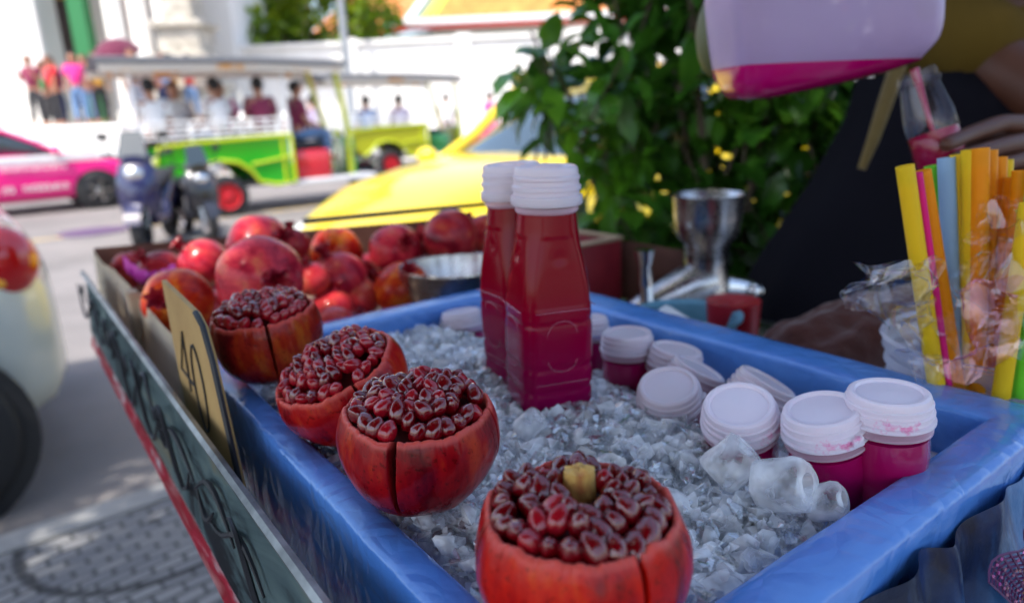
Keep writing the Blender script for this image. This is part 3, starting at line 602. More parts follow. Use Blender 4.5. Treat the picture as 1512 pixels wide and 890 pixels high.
# painted scrollwork on the board
sw = MB(); rnd = random.Random(4)
for k in range(30):
    v0 = -.3 + k * .046 + rnd.uniform(-.02, .02); s_ = rnd.choice((-1, 1)) * rnd.uniform(.4, 1); ln = rnd.uniform(.04, .13); ph = rnd.uniform(.6, 2.2); pts = []
    for q in range(9):
        t_ = q / 8; pts.append((-.0545 - .008 * (.45 + .3 * s_ * math.sin(t_ * PI)), v0 + ln * t_, z(.205 + .088 * (.5 + .36 * s_ * math.sin(t_ * PI * ph)))))
    sw.tube(pts, [.0008 + .0013 * math.sin(PI * q / 8) for q in range(9)], 5)
sw.build('painted_scrolls', mat('black paint lines', (.015, .015, .02), .5), cart)
MB().tube([(-.0535, -.35, z(.203)), (-.0535, 1.05, z(.203))], .0035, 6).build('board_edging', vary(mat('worn metal edge', (.2, .22, .22), .4, .6), [(.05, .05, .05), (.4, .4, .38)], (20, 20, 20)), cart)
rs = MB(); rs.grid(lambda i, j: Vector((-.0585 - .004 * j, -.35 + 1.38 * i, z(.294 + .016 * j) + .0015 * noise.noise((i * 40, 0, 0)))), 60, 2)
bmesh.ops.solidify(rs.b, geom=rs.b.faces[:], thickness=.004)
rs.build('red_strip', vary(mat('red and white tape', (.6, .02, .05), .4), [(.75, .7, .7), (.6, .02, .06), (.45, .01, .03), (.7, .3, .3)], (9, 9, 60), pos=[.36, .45, .55, .7]), cart)
MB().box((.37, .35, z(.345)), (.83, 1.7, .03), bevel=.004).build('cart_deck', metal, cart, smooth=False)
MB().box((.40, .35, z(.60)), (.42, 1.3, .46), bevel=.01).build('cabinet', mat('cart steel', (.3, .31, .32), .4, .8), cart, smooth=False)
for uu, vv in ((.2, -.3), (.6, -.3), (.2, 1.0), (.6, 1.0)): MB().tube([(uu, vv, z(.36)), (uu, vv, .02)], .018).build('leg', darkmetal, cart)
for uu in (.18, .62):
    wl = wheel('wheel', cart, (uu, .35, .26), .26, .05, metal, spokes=12); wl.rotation_euler = (0, 0, PI / 2)

# ---- drink tray: blue plastic over a foam box
tray = cempty('drink_tray', 0, 0, .33, 'blue plastic covered tray of crushed ice on the cart', 'tray')
tz = lambda d: .33 - d
def looppt(off, s):
    """rectangle loop with mitred, slightly rounded corners; off outward from the inner edge"""
    u0_, u1_, v0_, v1_ = -off * .02, .345 + off * .042, -off * .029, .487 + off * .036
    per = [(u0_, v0_), (u1_, v0_), (u1_, v1_), (u0_, v1_)]
    k = int(s) % 4; t_ = s - int(s); a_, b__ = per[k], per[(k + 1) % 4]
    return Vector((a_[0] + (b__[0] - a_[0]) * t_, a_[1] + (b__[1] - a_[1]) * t_, 0))
prof = [(0, .236), (0, .215), (.0, .2045), (.02, .2022), (.07, .2008), (.2, .2), (.5, .1992), (.85, .1998), (.97, .2008), (1.02, .2028), (1.06, .209), (1.12, .222), (1.2, .245), (1.3, .27), (1.38, .3), (1.4, .33)]
NS = 70
b_ = bmesh.new(); rings = []
for k in range(4 * NS):
    s_ = k / NS; ring = []
    for q, (o_, d_) in enumerate(prof):
        p = looppt(o_, s_); p.z = tz(d_)
        nv = Vector((p.x * 16, p.y * 16, p.z * 20)); cd = min(s_ % 1, 1 - s_ % 1)
        amp = .0006 if 2 <= q <= 10 else .0022
        wr = noise.fractal(nv, 1.0, 2.1, 4); p += Vector((wr, noise.fractal(nv + Vector((9, 9, 9)), 1, 2.1, 4), wr * (.9 if q < 10 else .2))) * amp
        ring.append(b_.verts.new(p))
    rings.append(ring)
for k in range(len(rings)):
    A, B = rings[k], rings[(k + 1) % len(rings)]
    for q in range(len(prof) - 1): b_.faces.new((A[q], B[q], B[q + 1], A[q + 1]))
t_ = MB(); t_.b.free(); t_.b = b_; t_.build('plastic_cover', blue, tray, smooth=42)
fm = MB()
def fl(i, j): p = looppt(-.05, i * 4 if i < 1 else 3.99999); p.z = tz(.234 + .09 * j); return p
fm.grid(fl, 80, 3); fm.build('foam_liner', foam, tray, smooth=30)
MB().box((.172, .24, tz(.322)), (.37, .51, .012)).build('tray_base', foam, tray, smooth=False)
# foam lip visible on the far side
MB().box((.337, .24, tz(.252)), (.014, .47, .035), bevel=.004).box((.17, .478, tz(.252)), (.33, .014, .035), bevel=.004).build('foam_lip', foam, tray, smooth=False)

# ---- ice
def icy(name, fac, rough):
    m = bpy.data.materials.new(name); m.use_nodes = True; n, l = m.node_tree.nodes, m.node_tree.links
    b = n['Principled BSDF']; out = n['Material Output']; b.inputs['Roughness'].default_value = rough; b.inputs['Coat Weight'].default_value = .8; b.inputs['Coat Roughness'].default_value = .02
    vary(m, [(.82, .80, .80), (.97, .96, .95), (1, 1, .99)], (70, 70, 70), detail=3); addbump(m, .5, 170, .003, 3)
    t = n.new('ShaderNodeBsdfTransparent'); t.inputs[0].default_value = (.94, .96, .99, 1); tc = n.new('ShaderNodeTexCoord'); nz = n.new('ShaderNodeTexNoise'); nz.inputs['Scale'].default_value = 55; nz.inputs['Detail'].default_value = 2
    lw = n.new('ShaderNodeLayerWeight'); lw.inputs[0].default_value = .45; mr = n.new('ShaderNodeMapRange'); mr.inputs[1].default_value = .35; mr.inputs[2].default_value = .65; mr.inputs[3].default_value = fac - .28; mr.inputs[4].default_value = fac + .22
    ad = n.new('ShaderNodeMath'); ad.operation = 'MULTIPLY_ADD'; ad.inputs[1].default_value = .45; ad.use_clamp = True
    l.new(tc.outputs['Object'], nz.inputs[0]); l.new(nz.outputs[0], mr.inputs[0]); l.new(lw.outputs['Facing'], ad.inputs[0]); l.new(mr.outputs[0], ad.inputs[2])
    ms = n.new('ShaderNodeMixShader'); l.new(ad.outputs[0], ms.inputs[0]); l.new(t.outputs[0], ms.inputs[1]); l.new(b.outputs[0], ms.inputs[2]); l.new(ms.outputs[0], out.inputs[0]); return m
def sstep(a, b, x):
    t = max(0, min(1, (x - a) / (b - a))); return t * t * (3 - 2 * t)
def ice_d(u, v):
    dd = .214 + .030 * sstep(.20, .30, u) + .004 * sstep(.3, .45, v)
    dd -= .006 * sstep(.14, 0, u)
    dd -= .007 * math.exp(-(((u - .16) / .05) ** 2 + ((v - .13) / .06) ** 2))
    dd += .012 * math.exp(-(((u - .24) / .06) ** 2 + ((v - .0) / .05) ** 2))
    e = min(u, .345 - u, v, .487 - v); dd += .008 * sstep(.015, 0, e)
    return dd
icem = icy('crushed ice', .34, .02)
icebase = mat('packed ice', (.72, .76, .8), .15, coat=.8); vary(icebase, [(.45, .43, .44), (.96, .95, .94), (1, .99, .98)], (45, 45, 45), detail=6, rough=(.05, .4), pos=[.34, .46, .60]); addbump(icebase, .8, 140, .005, 5)
hp = MB()
def hf(i, j):
    u, v = .001 + .343 * i, .001 + .485 * j; q = Vector((u, v, 0))
    dd = ice_d(u, v) + .004 * noise.fractal(q * 45, 1, 2, 4) + .006 * noise.noise(q * 28) + .006 * abs(noise.noise(q * 80)) + .003
    cell = noise.cell(q * 130) * .0022
    return Vector((u, v, tz(dd) + cell))
hp.grid(hf, 240, 320)
ice = hp.build('crushed_ice', icebase, None, smooth=28, loc=P(0, 0, .33), rot=(0, 0, CR)); tag(ice, 'clear crushed ice filling the blue tray around fruit and bottles', 'crushed ice', kind='stuff')
ch = None; rnd = random.Random(8)
HULL = {}
def hulls(n):
    if n in HULL: return HULL[n]
    rh = random.Random(n); out = []
    for _ in range(24):
        b = bmesh.new(); sq = Vector((rh.uniform(.7, 1.3), rh.uniform(.6, 1.1), rh.uniform(.4, .8)))
        for k in range(n):
            d = Vector((rh.gauss(0, 1), rh.gauss(0, 1), rh.gauss(0, 1))).normalized() * rh.uniform(.85, 1.1); b.verts.new((d.x * sq.x, d.y * sq.y, d.z * sq.z))
        bmesh.ops.convex_hull(b, input=b.verts[:]); bmesh.ops.delete(b, geom=[v for v in b.verts if not v.link_faces], context='VERTS')
        b.verts.index_update(); out.append(([v.co.copy() for v in b.verts], [tuple(v.index for v in f.verts) for f in b.faces])); b.free()
    HULL[n] = out; return out
class Chips:
    def __init__(s): s.V, s.F = [], []
    def build(s, name, m, parent, smooth):
        me = bpy.data.meshes.new(name); me.from_pydata(s.V, [], s.F); me.update(); o = link(name, me, m, parent); me.set_sharp_from_angle(angle=R(smooth)); return o
def chunk(mb, c, r_, rnd, n=9):
    vs, fs = rnd.choice(hulls(n)); R3 = Matrix.Rotation(rnd.uniform(0, 6), 3, 'Z') @ Matrix.Rotation(rnd.uniform(0, 6), 3, 'X'); k = len(mb.V); c = Vector(c)
    mb.V += [c + R3 @ v * r_ for v in vs]; mb.F += [tuple(k + q for q in f) for f in fs]
ch = Chips()
for k in range(3600):
    u, v = rnd.uniform(.004, .341), rnd.uniform(.004, .483); near = rnd.random()
    r_ = rnd.uniform(.003, .0075) if near < .85 else rnd.uniform(.008, .011)
    chunk(ch, (u, v, tz(ice_d(u, v)) + rnd.uniform(-.003, .0025)), r_, rnd)
for k in range(620):
    u, v = rnd.uniform(.008, .337), rnd.uniform(.008, .478); chunk(ch, (u, v, tz(ice_d(u, v)) - .002 + rnd.uniform(-.002, .002)), rnd.uniform(.007, .0135), rnd, 14)
co_ = ch.build('ice_pieces', icem, ice, smooth=62)
wet = bpy.data.materials.new('clear wet ice'); wet.use_nodes = True; n, l = wet.node_tree.nodes, wet.node_tree.links; n.remove(n['Principled BSDF'])
t = n.new('ShaderNodeBsdfTransparent'); t.inputs[0].default_value = (.95, .96, .97, 1); gg = n.new('ShaderNodeBsdfGlossy'); gg.inputs['Roughness'].default_value = .03; lw = n.new('ShaderNodeLayerWeight'); lw.inputs[0].default_value = .5
mr = n.new('ShaderNodeMapRange'); mr.inputs[3].default_value = .10; mr.inputs[4].default_value = .75; ms = n.new('ShaderNodeMixShader')
l.new(lw.outputs['Facing'], mr.inputs[0]); l.new(mr.outputs[0], ms.inputs[0]); l.new(t.outputs[0], ms.inputs[1]); l.new(gg.outputs[0], ms.inputs[2]); l.new(ms.outputs[0], n['Material Output'].inputs[0])
cg = Chips()
for k in range(1800):
    u, v = rnd.uniform(.004, .341), rnd.uniform(.004, .483)
    chunk(cg, (u, v, tz(ice_d(u, v)) + rnd.uniform(.000, .004)), rnd.uniform(.003, .0075), rnd, 10)
cg.build('clear_pieces', wet, ice, smooth=50); 
# distinct big cubes
bigice = icy('cloudy ice', .30, .03)
for (u, v, d, sx, rx, ry, lb) in ((.170, .062, .196, .0135, .3, .9, 'large rounded cloudy ice cube in front of the middle capped bottle'), (.175, .032, .198, .0145, 1.2, .2, 'large cylindrical ice cube nearest the right tray edge'), (.186, .014, .205, .010, 1.0, .6, 'small flat ice cube beside the right tray rim'), (.13, .195, .207, .010, .4, .8, 'ice cube at the foot of the front tall bottle')):
    m_ = MB(); m_.lathe([(.001, -1), (.7, -1), (.93, -.85), (1, -.5), (1, .5), (.93, .85), (.7, 1), (.42, .98), (.34, .7), (.001, .6)], 28)
    for vv in m_.b.verts: vv.co = vv.co * sx; vv.co += Vector((noise.noise(vv.co * 70), noise.noise(vv.co * 80 + Vector((5, 0, 0))), 0)) * sx * .22
    tag(m_.build('ice_cube', bigice, None, smooth=60, loc=P(u, v, d), rot=(rx, ry, CR)), lb, 'ice cube', 'large ice cubes')

# ---- pomegranates
def pom_mat(name, seed, cols, pos=None):
    m = mat(name, cols[1], .28, coat=.16, spec=.15)
    n, l, b = nodes(m)
    tc = n.new('ShaderNodeTexCoord'); mp = n.new('ShaderNodeMapping'); mp.inputs['Scale'].default_value = (46, 46, 13); mp.inputs['Location'].default_value = (seed, seed * 2, 0)
    nz = n.new('ShaderNodeTexNoise'); nz.inputs['Scale'].default_value = 1; nz.inputs['Detail'].default_value = 6; nz.inputs['Roughness'].default_value = .62
    rp = n.new('ShaderNodeValToRGB'); e = rp.color_ramp.elements
    while len(e) < 4: e.new(.5)
    for i, (c, p) in enumerate(zip(cols, pos or [.36, .46, .56, .68])): e[i].position = p; e[i].color = (*c, 1)
    l.new(tc.outputs['Object'], mp.inputs[0]); l.new(mp.outputs[0], nz.inputs[0]); l.new(nz.outputs[0], rp.inputs[0])
    sp = n.new('ShaderNodeTexNoise'); sp.inputs['Scale'].default_value = 420; sp.inputs['Detail'].default_value = 2
    r2 = n.new('ShaderNodeValToRGB'); r2.color_ramp.elements[0].position = .30; r2.color_ramp.elements[0].color = (.35, .2, .12, 1); r2.color_ramp.elements[1].position = .40
    l.new(tc.outputs['Object'], sp.inputs[0]); l.new(sp.outputs[0], r2.inputs[0])
    mx = n.new('ShaderNodeMix'); mx.data_type = 'RGBA'; mx.blend_type = 'MULTIPLY'; mx.inputs[0].default_value = .8
    l.new(rp.outputs[0], mx.inputs[6]); l.new(r2.outputs[0], mx.inputs[7])
    at = n.new('ShaderNodeAttribute'); at.attribute_name = 'cut'; m2 = n.new('ShaderNodeMix'); m2.data_type = 'RGBA'
    l.new(at.outputs['Fac'], m2.inputs[0]); l.new(mx.outputs[2], m2.inputs[6]); m2.inputs[7].default_value = (.09, .012, .01, 1)
    a3 = n.new('ShaderNodeAttribute'); a3.attribute_name = 'rimc'; m3 = n.new('ShaderNodeMix'); m3.data_type = 'RGBA'
    l.new(a3.outputs['Fac'], m3.inputs[0]); l.new(m2.outputs[2], m3.inputs[6]); m3.inputs[7].default_value = (.62, .09, .07, 1)
    l.new(m3.outputs[2], b.inputs['Base Color'])
    mr = n.new('ShaderNodeMapRange'); mr.inputs[3].default_value = .18; mr.inputs[4].default_value = .40; l.new(nz.outputs[0], mr.inputs[0]); l.new(mr.outputs[0], b.inputs['Roughness'])
    bp = n.new('ShaderNodeBump'); bp.inputs['Strength'].default_value = .25; bp.inputs['Distance'].default_value = .0006; l.new(sp.outputs[0], bp.inputs['Height']); l.new(bp.outputs[0], b.inputs['Normal'])
    return m
REDC = [(.20, .012, .012), (.50, .018, .012), (.66, .04, .012), (.72, .20, .03)]
pm1 = pom_mat('scarlet pomegranate skin', 1.3, [(.17, .001, .004), (.40, .003, .003), (.56, .010, .003), (.64, .07, .006)])
pm2 = pom_mat('crimson pomegranate skin', 4.1, [(.09, .0, .004), (.19, .001, .006), (.30, .003, .006), (.46, .04, .010)])
pm3 = pom_mat('rust pomegranate skin', 7.7, [(.12, .001, .005), (.26, .002, .006), (.38, .008, .007), (.48, .05, .012)])
pm4 = pom_mat('brown red pomegranate skin', 9.2, [(.10, .001, .005), (.22, .004, .006), (.34, .022, .007), (.45, .10, .012)])
arilm = mat('aril', (.20, .004, .012), .10, ior=1.40, coat=1, sss=.3)
vary(arilm, [(.035, .0, .002), (.13, .0, .004), (.32, .003, .007)], (90, 90, 90), detail=2)
arilm2 = mat('bright aril', (.30, .004, .012), .12, ior=1.40, coat=.6, sss=.3)
flesh = vary(mat('pomegranate flesh', (.3, .03, .03), .5), [(.045, .002, .004), (.12, .008, .008)], (60, 60, 60))
membrane = vary(mat('yellow membrane', (.55, .3, .08), .6), [(.38, .1, .03), (.62, .36, .09), (.66, .45, .16)], (120, 120, 60), bump=.5, bscale=300, bdist=.001)
ab = bmesh.new(); bmesh.ops.create_icosphere(ab, subdivisions=3, radius=1)
for v in ab.verts:
    p = v.co.copy(); t_ = p.z
    k = 1 - .16 * t_; q = Vector((p.x * k * .86, p.y * k * .86, p.z * 1.05))
    a_ = math.atan2(p.y, p.x); fa_ = 1 + .04 * math.cos(5 * a_) + .07 * noise.noise(p * 1.4); q *= fa_
    v.co = q
ARIL = bpy.data.meshes.new('aril'); ab.to_mesh(ab and ARIL); ab.free()
for p_ in ARIL.polygons: p_.use_smooth = True
ARILS = []
for i_, mm in enumerate((arilm, arilm2)):
    a2 = ARIL.copy(); a2.materials.append(mm); ARILS.append(a2)
def pomegranate(loc, Rr, label, skinmat, slits, cut=.42, squash=.9, tilt=(0, 0, 0), dome=.008, ar=.0042, seed=1, bright=.2, pith=None, sec_gap=.0, wob=.0015, gw=.016):
    rnd = random.Random(seed)
    root = empty('open_pomegranate', loc, 0, label, 'pomegranate', 'cut open pomegranates on the ice', rot=tilt)
    zc = cut * Rr * squash; NA, NT = 540, 56; b = bmesh.new(); lc = b.verts.layers.float.new('cut'); lr = b.verts.layers.float.new('rimc')
    th0, th1 = -PI / 2 * .97, math.asin(cut)
    def groove(a, wd=1.0):
        g = 0
        for (sa, dep) in slits:
            d = abs((a - sa + PI) % (2 * PI) - PI); g = max(g, dep * math.exp(-(d / (gw * wd * dep)) ** 4))
        return g
    rings = []
    for j in range(NT + 6):
        ring = []
        for i in range(NA):
            a = 2 * PI * i / NA; g = groove(a, .8 + 1.6 * sstep(.35, 1, j / NT))
            lob = 1 + .018 * math.cos(6 * a + seed) + .012 * math.cos(3 * a + seed * 2)
            if j <= NT:
                th = th0 + (th1 - th0) * j / NT; rr = Rr * math.cos(th) ** .92 * lob; zz = Rr * squash * math.sin(th)
                fade = sstep(-1.2, -.2, th); gg = g * fade
                rr -= gg * .010; nb = noise.fractal(Vector((math.cos(a) * 2.2, math.sin(a) * 2.2, zz * 50 + seed)), 1, 2, 3) * .0007
                # slight lip on each side of a slit
                rr += nb; rc = sstep(NT - 2.5, NT, j)
                zz += (wob * noise.fractal(Vector((math.cos(a) * 5, math.sin(a) * 5, seed)), .8, 2.4, 4) - g * .006) * sstep(NT - 10, NT, j)
                ring.append((rr, zz, gg, rc * .8))
            else:
                k = j - NT; top = Rr * math.cos(th1) ** .92 * lob
                off = [0, .0008, .0018, .0027, .0032, .0036, .004][k]; dz = [0, .0008, .0006, -.001, -.004, -.009, -.014][k]
                zz = Rr * squash * math.sin(th1) + wob * noise.fractal(Vector((math.cos(a) * 5, math.sin(a) * 5, seed)), .8, 2.4, 4) - g * .006
                ring.append((top - off - g * .009, zz + dz, g, 1 if k < 5 else .6))
        vs = []
        for i, (rr, zz, g, rc) in enumerate(ring):
            a = 2 * PI * i / NA; v = b.verts.new((rr * math.cos(a), rr * math.sin(a), zz)); v[lc] = min(1, g); v[lr] = rc * (1 - min(1, g)); vs.append(v)
        rings.append(vs)
    for A, B in zip(rings, rings[1:]):
        for i in range(NA): b.faces.new((A[i], A[(i + 1) % NA], B[(i + 1) % NA], B[i]))
    b.faces.new(list(reversed(rings[0])))
    m = MB(); m.b.free(); m.b = b; m.build('skin', skinmat, root, smooth=70)
    ri = Rr * math.cos(th1) ** .92 - .0035; zt = Rr * squash * math.sin(th1)
    f = MB(); f.lathe([(ri + .001, zt - .010), (ri * .8, zt - .007 + dome * .1), (ri * .5, zt - .007 + dome * .5), (ri * .2, zt - .007 + dome * .75), (.0005, zt - .007 + dome * .8)], 48)
    f.build('flesh', flesh, root)
    # arils arranged in wedges between the slits, packed with rejection
    pts = []; sa = sorted(s_[0] % (2 * PI) for s_ in slits); sp_ = ar * 1.50; n_ = int(ri / sp_) + 2; off = rnd.random() * PI
    for iy in range(-n_ - 1, n_ + 2):
        for ix in range(-n_ - 1, n_ + 2):
            x0, y0 = (ix + .5 * (iy % 2)) * sp_ + rnd.uniform(-.16, .16) * sp_, iy * sp_ * .88 + rnd.uniform(-.14, .14) * sp_
            x, y = x0 * math.cos(off) - y0 * math.sin(off), x0 * math.sin(off) + y0 * math.cos(off); bad = math.hypot(x, y) > ri - ar * 1.95
            for s_ in sa:
                dx, dy = math.cos(s_), math.sin(s_); al = x * dx + y * dy
                if al > ar * 2 and abs(-x * dy + y * dx) < ar * (.12 + sec_gap): bad = True
            if pith and (x - pith[0]) ** 2 / pith[2] ** 2 + (y - pith[1]) ** 2 / pith[3] ** 2 < 1.15: bad = True
            if pith and (x - pith[0]) ** 2 + (y - pith[1] + .0105) ** 2 < .0072 ** 2: bad = True
            if not bad: pts.append((x, y))
    nr = int(2 * PI * (ri - ar * .72) / (sp_ * .97))
    for k in range(nr):
        a = 2 * PI * (k + rnd.uniform(-.12, .12)) / nr; r1 = ri - ar * rnd.uniform(.62, .85)
        if min(abs((a - s_ + PI) % (2 * PI) - PI) for s_ in sa) * r1 > ar * (.45 + sec_gap): pts.append((r1 * math.cos(a), r1 * math.sin(a)))
    pts = pts[-99:]
    for x, y in pts:
        rr = math.hypot(x, y) / ri; hz = zt + dome * (1 - rr ** 2.6) + .0006 + rnd.uniform(-.0009, .0009)
        # drop near slits so wedges read as rounded ridges
        for s_ in sa:
            dx, dy = math.cos(s_), math.sin(s_); al = x * dx + y * dy
            if al > -.002: hz -= .0025 * math.exp(-((abs(-x * dy + y * dx) - ar * .5) / (ar * 1.0)) ** 2)
        o = bpy.data.objects.new('aril', ARILS[1 if rnd.random() < bright else 0]); C.objects.link(o); o.parent = root
        o.location = (x, y, hz - .001); k = ar * rnd.uniform(.88, 1.12)
        o.rotation_euler = (-y * 22 + rnd.uniform(-.35, .35), x * 22 + rnd.uniform(-.35, .35), rnd.uniform(0, 6)); o.scale = (k * rnd.uniform(.9, 1.15), k * rnd.uniform(.9, 1.1), k * 1.15)
    if pith:
        pb = MB(); px_, py_, pw, ph = pith; zb = zt - .004
        def pf(i, j):
            a = 2 * PI * i; k = [1, .96, .9, .9, .5, 0][min(5, int(round(j * 5)))]; h = [-.008, .004, .010, .0150, .0165, .0160][int(round(j * 5))]
            nn = noise.noise(Vector((math.cos(a) * 2, math.sin(a) * 2, h * 200))) * .0012
            return Vector((px_ + (pw * k * .86 + nn) * math.cos(a), py_ + (ph * k * .86 + nn) * math.sin(a), zb + h + nn * 1.3))
        pb.grid(pf, 40, 5); pb.build('membrane', membrane, root)
    return root
def w2(x, y, z_): return Vector((x, y, z_))
def away(deg): return R(deg)     # angle in world: -90 faces the camera
p1 = pomegranate(P(.024, .024, .1665), .0425, 'scarlet cut pomegranate nearest the camera with yellow membrane in its centre', pm1,
                 [(R(-62), 1), (R(-168), .8), (R(5), .75), (R(60), .5), (R(118), .5)], cut=.50, squash=.86, dome=.0085, ar=.0051, seed=3, pith=(.001, .009, .0078, .0062), bright=.18, wob=.002, gw=.010)
p2 = pomegranate(P(.0235, .153, .1655), .0425, 'dark crimson cut pomegranate with one wide dark slit, second from the camera', pm2,
                 [(R(-101), 1.15), (R(-5), .7), (R(120), .6)], cut=.46, squash=.92, tilt=(R(5), R(2), 0), dome=.0115, ar=.0050, seed=12, bright=.3, sec_gap=.1, gw=.014)
p3 = pomegranate(P(.027, .261, .168), .0432, 'tilted red cut pomegranate third from the camera, leaning to the left', pm3,
                 [(R(-62), .9), (R(-150), .9), (R(40), .6)], cut=.40, squash=.88, tilt=(R(14), R(-18), 0), dome=.010, ar=.0049, seed=23, bright=.7, gw=.009)
p4 = pomegranate(P(.018, .390, .160), .0428, 'brownish red cut pomegranate farthest on the tray, behind the price card', pm4,
                 [(R(-68), 1.0), (R(-160), .9), (R(10), .7), (R(100), .6)], cut=.44, squash=.95, tilt=(R(6), R(-3), 0), dome=.011, ar=.0050, seed=31, bright=.6, gw=.010)

# ---- whole pomegranates in the back boxes
PSK = {}
def psk(i):
    if i not in PSK:
      if True:
        PSK[i] = [pom_mat('whole pomegranate skin red', 11, [(.32, .008, .025), (.55, .022, .045), (.64, .05, .055), (.68, .14, .07)]), pom_mat('whole pomegranate skin orange', 12.5, [(.40, .01, .008), (.60, .03, .008), (.72, .10, .01), (.74, .24, .03)]),
                  pom_mat('whole pomegranate skin dark', 14.2, [(.16, .004, .012), (.32, .010, .022), (.42, .03, .03), (.5, .10, .04)]), pom_mat('whole pomegranate skin pink', 15.8, [(.42, .015, .03), (.58, .03, .04), (.66, .07, .05), (.68, .18, .07)])][i]
    return PSK[i]
def whole(loc, r_, skin_i, label, seed, tilt=None, crown=True):
    rnd = random.Random(seed); t = tilt or (rnd.uniform(-1.4, 1.4), rnd.uniform(-1.4, 1.4), rnd.uniform(0, 6))
    root = empty('pomegranate', loc, 0, label, 'pomegranate', 'whole pomegranates heaped in the box', rot=t)
    m = MB(); m.lathe([(r_ * math.cos(th) * (1 - .04 * math.sin(th)), r_ * .93 * math.sin(th)) for th in [(-.5 + k / 26) * PI for k in range(27)]], 48, lobes=lambda a, zz: 1 + .02 * math.cos(6 * a + seed) + .012 * math.cos(2 * a + seed))
    m.build('skin', psk(skin_i), root, smooth=180)
    if crown:
        c_ = MB(); c_.lathe([(r_ * .30, r_ * .86), (r_ * .18, r_ * 1.0), (r_ * .2, r_ * 1.18), (r_ * .30, r_ * 1.34), (r_ * .27, r_ * 1.33), (r_ * .16, r_ * 1.18), (.001, r_ * 1.02)], 36, lobes=lambda a, zz: 1 + (.22 * math.cos(6 * a) if zz > r_ * 1.15 else 0))
        c_.build('crown', psk(2), root)
    return root
WH = [(.125, .751, .153, .0417, 0, 'bright red pomegranate on top of the heap in the box', 1), (.073, .583, .158, .0450, 0, 'largest orange red pomegranate right behind the farthest cut one', 2), (.088, .918, .192, .0354, 0, 'red pomegranate left of the top one in the box', 3),
      (.009, .695, .192, .0386, 1, 'orange pomegranate pressed against the cardboard side behind the price card', 4), (.043, .995, .211, .0348, 2, 'dark red pomegranate near the far left corner of the box', 5), (.013, 1.075, .215, .0302, 2, 'small dark pomegranate in the far left corner of the box', 6),
      (.04, .713, .226, .034, 3, 'pinkish pomegranate low behind the price card', 7), (.259, .834, .191, .0385, 1, 'orange pomegranate in the middle of the box near its far side', 8), (.224, .75, .212, .0393, 0, 'red pomegranate right of the largest one', 9),
      (.185, .806, .166, .0246, 2, 'small brownish pomegranate with upright crown on the heap', 10), (.191, .701, .240, .0302, 3, 'pink pomegranate just behind the blue tray rim', 11), (.242, .729, .239, .0299, 3, 'pale red pomegranate between the tray rim and the steel bowl', 12),
      (.284, .677, .225, .0385, 1, 'orange red pomegranate left of the steel bowl', 13), (.318, .755, .187, .0393, 0, 'red pomegranate behind the steel bowl', 14), (.374, .695, .168, .0400, 2, 'dark red pomegranate right behind the steel bowl', 15),
      (.172, .707, .196, .0226, 3, 'small pinkish pomegranate between the top one and the tray', 16), (.373, .766, .205, .0304, 2, 'dark pomegranate by the far edge behind the bowl', 17), (.061, .714, .214, .0246, 0, 'small red pomegranate under the largest one', 18), (.469, .75, .182, .0318, 2, 'dark pomegranate partly hidden behind the tall bottles', 19),
      (.10, .85, .245, .036, 2, 'dark pomegranate low in the heap left of the top one', 20), (.17, .90, .24, .036, 0, 'red pomegranate low by the far side of the box', 21), (.33, .86, .24, .036, 2, 'dark red pomegranate low at the far side right of the middle', 22), (.42, .82, .22, .034, 0, 'red pomegranate far right in the box', 23), (.16, .62, .245, .033, 3, 'pink pomegranate low against the tray behind the largest one', 24), (.30, .6, .255, .03, 2, 'dark pomegranate wedged beneath the steel bowl', 25)]
for (u, v, d, r_, si, lb, sd) in WH:
    tl = (R(10), 0, 0) if sd == 10 else None
    whole(P(u, v, d), r_, si, lb, sd, tl)
# ---- cardboard boxes
card = vary(mat('cardboard', (.42, .29, .19), .85), [(.36, .24, .15), (.5, .36, .24)], (12, 12, 12)); cardin = vary(mat('printed cardboard', (.2, .08, .06), .7), [(.15, .06, .045), (.24, .11, .08)], (8, 8, 8)); cream = vary(mat('cream cardboard', (.62, .52, .4), .8), [(.66, .56, .42), (.82, .73, .58)], (10, 10, 10))
box = cempty('cardboard_box', 0, 0, .33, 'open cardboard box of whole pomegranates behind the tray', 'box')
def wav(i, a=.003): return a * noise.noise(Vector((i * 7, 2.2, 0)))
fl_ = MB(); fl_.grid(lambda i, j: Vector((-.026 - .006 * j + wav(i), .51 + .64 * i, tz(.186 + .004 * math.sin(i * 9) + .10 * j))), 40, 4)
bmesh.ops.solidify(fl_.b, geom=fl_.b.faces[:], thickness=.006); fl_.build('box_side', cream, box)
f2 = MB(); f2.grid(lambda i, j: Vector((-.024 + .72 * i, 1.155 + wav(i), tz(.184 + .035 * i + .12 * j))), 30, 4); bmesh.ops.solidify(f2.b, geom=f2.b.faces[:], thickness=.006); f2.build('box_end', cardin, box)
MB().box((.33, .84, tz(.322)), (.70, .62, .01)).build('box_bottom', card, box, smooth=False)
f3 = MB(); f3.grid(lambda i, j: Vector((.692 + wav(i), .54 + .6 * i, tz(.215 + .1 * j))), 20, 4); bmesh.ops.solidify(f3.b, geom=f3.b.faces[:], thickness=.006); f3.build('box_side', cardin, box)
cc = MB(); cc.box((-.018, .735, tz(.20)), (.035, .02, .03), bevel=.003).box((-.03, .74, tz(.24)), (.012, .025, .12), bevel=.002); cc.build('box_corner', card, box)
# black edge rod with yellow tape along the far side
MB().tube([P(.33, 1.165, .186), P(.78, 1.165, .20)], .006).build('cart_rail', black)
tag(bpy.data.objects['cart_rail'], 'thin black metal rail along the far side of the fruit box', 'rail')
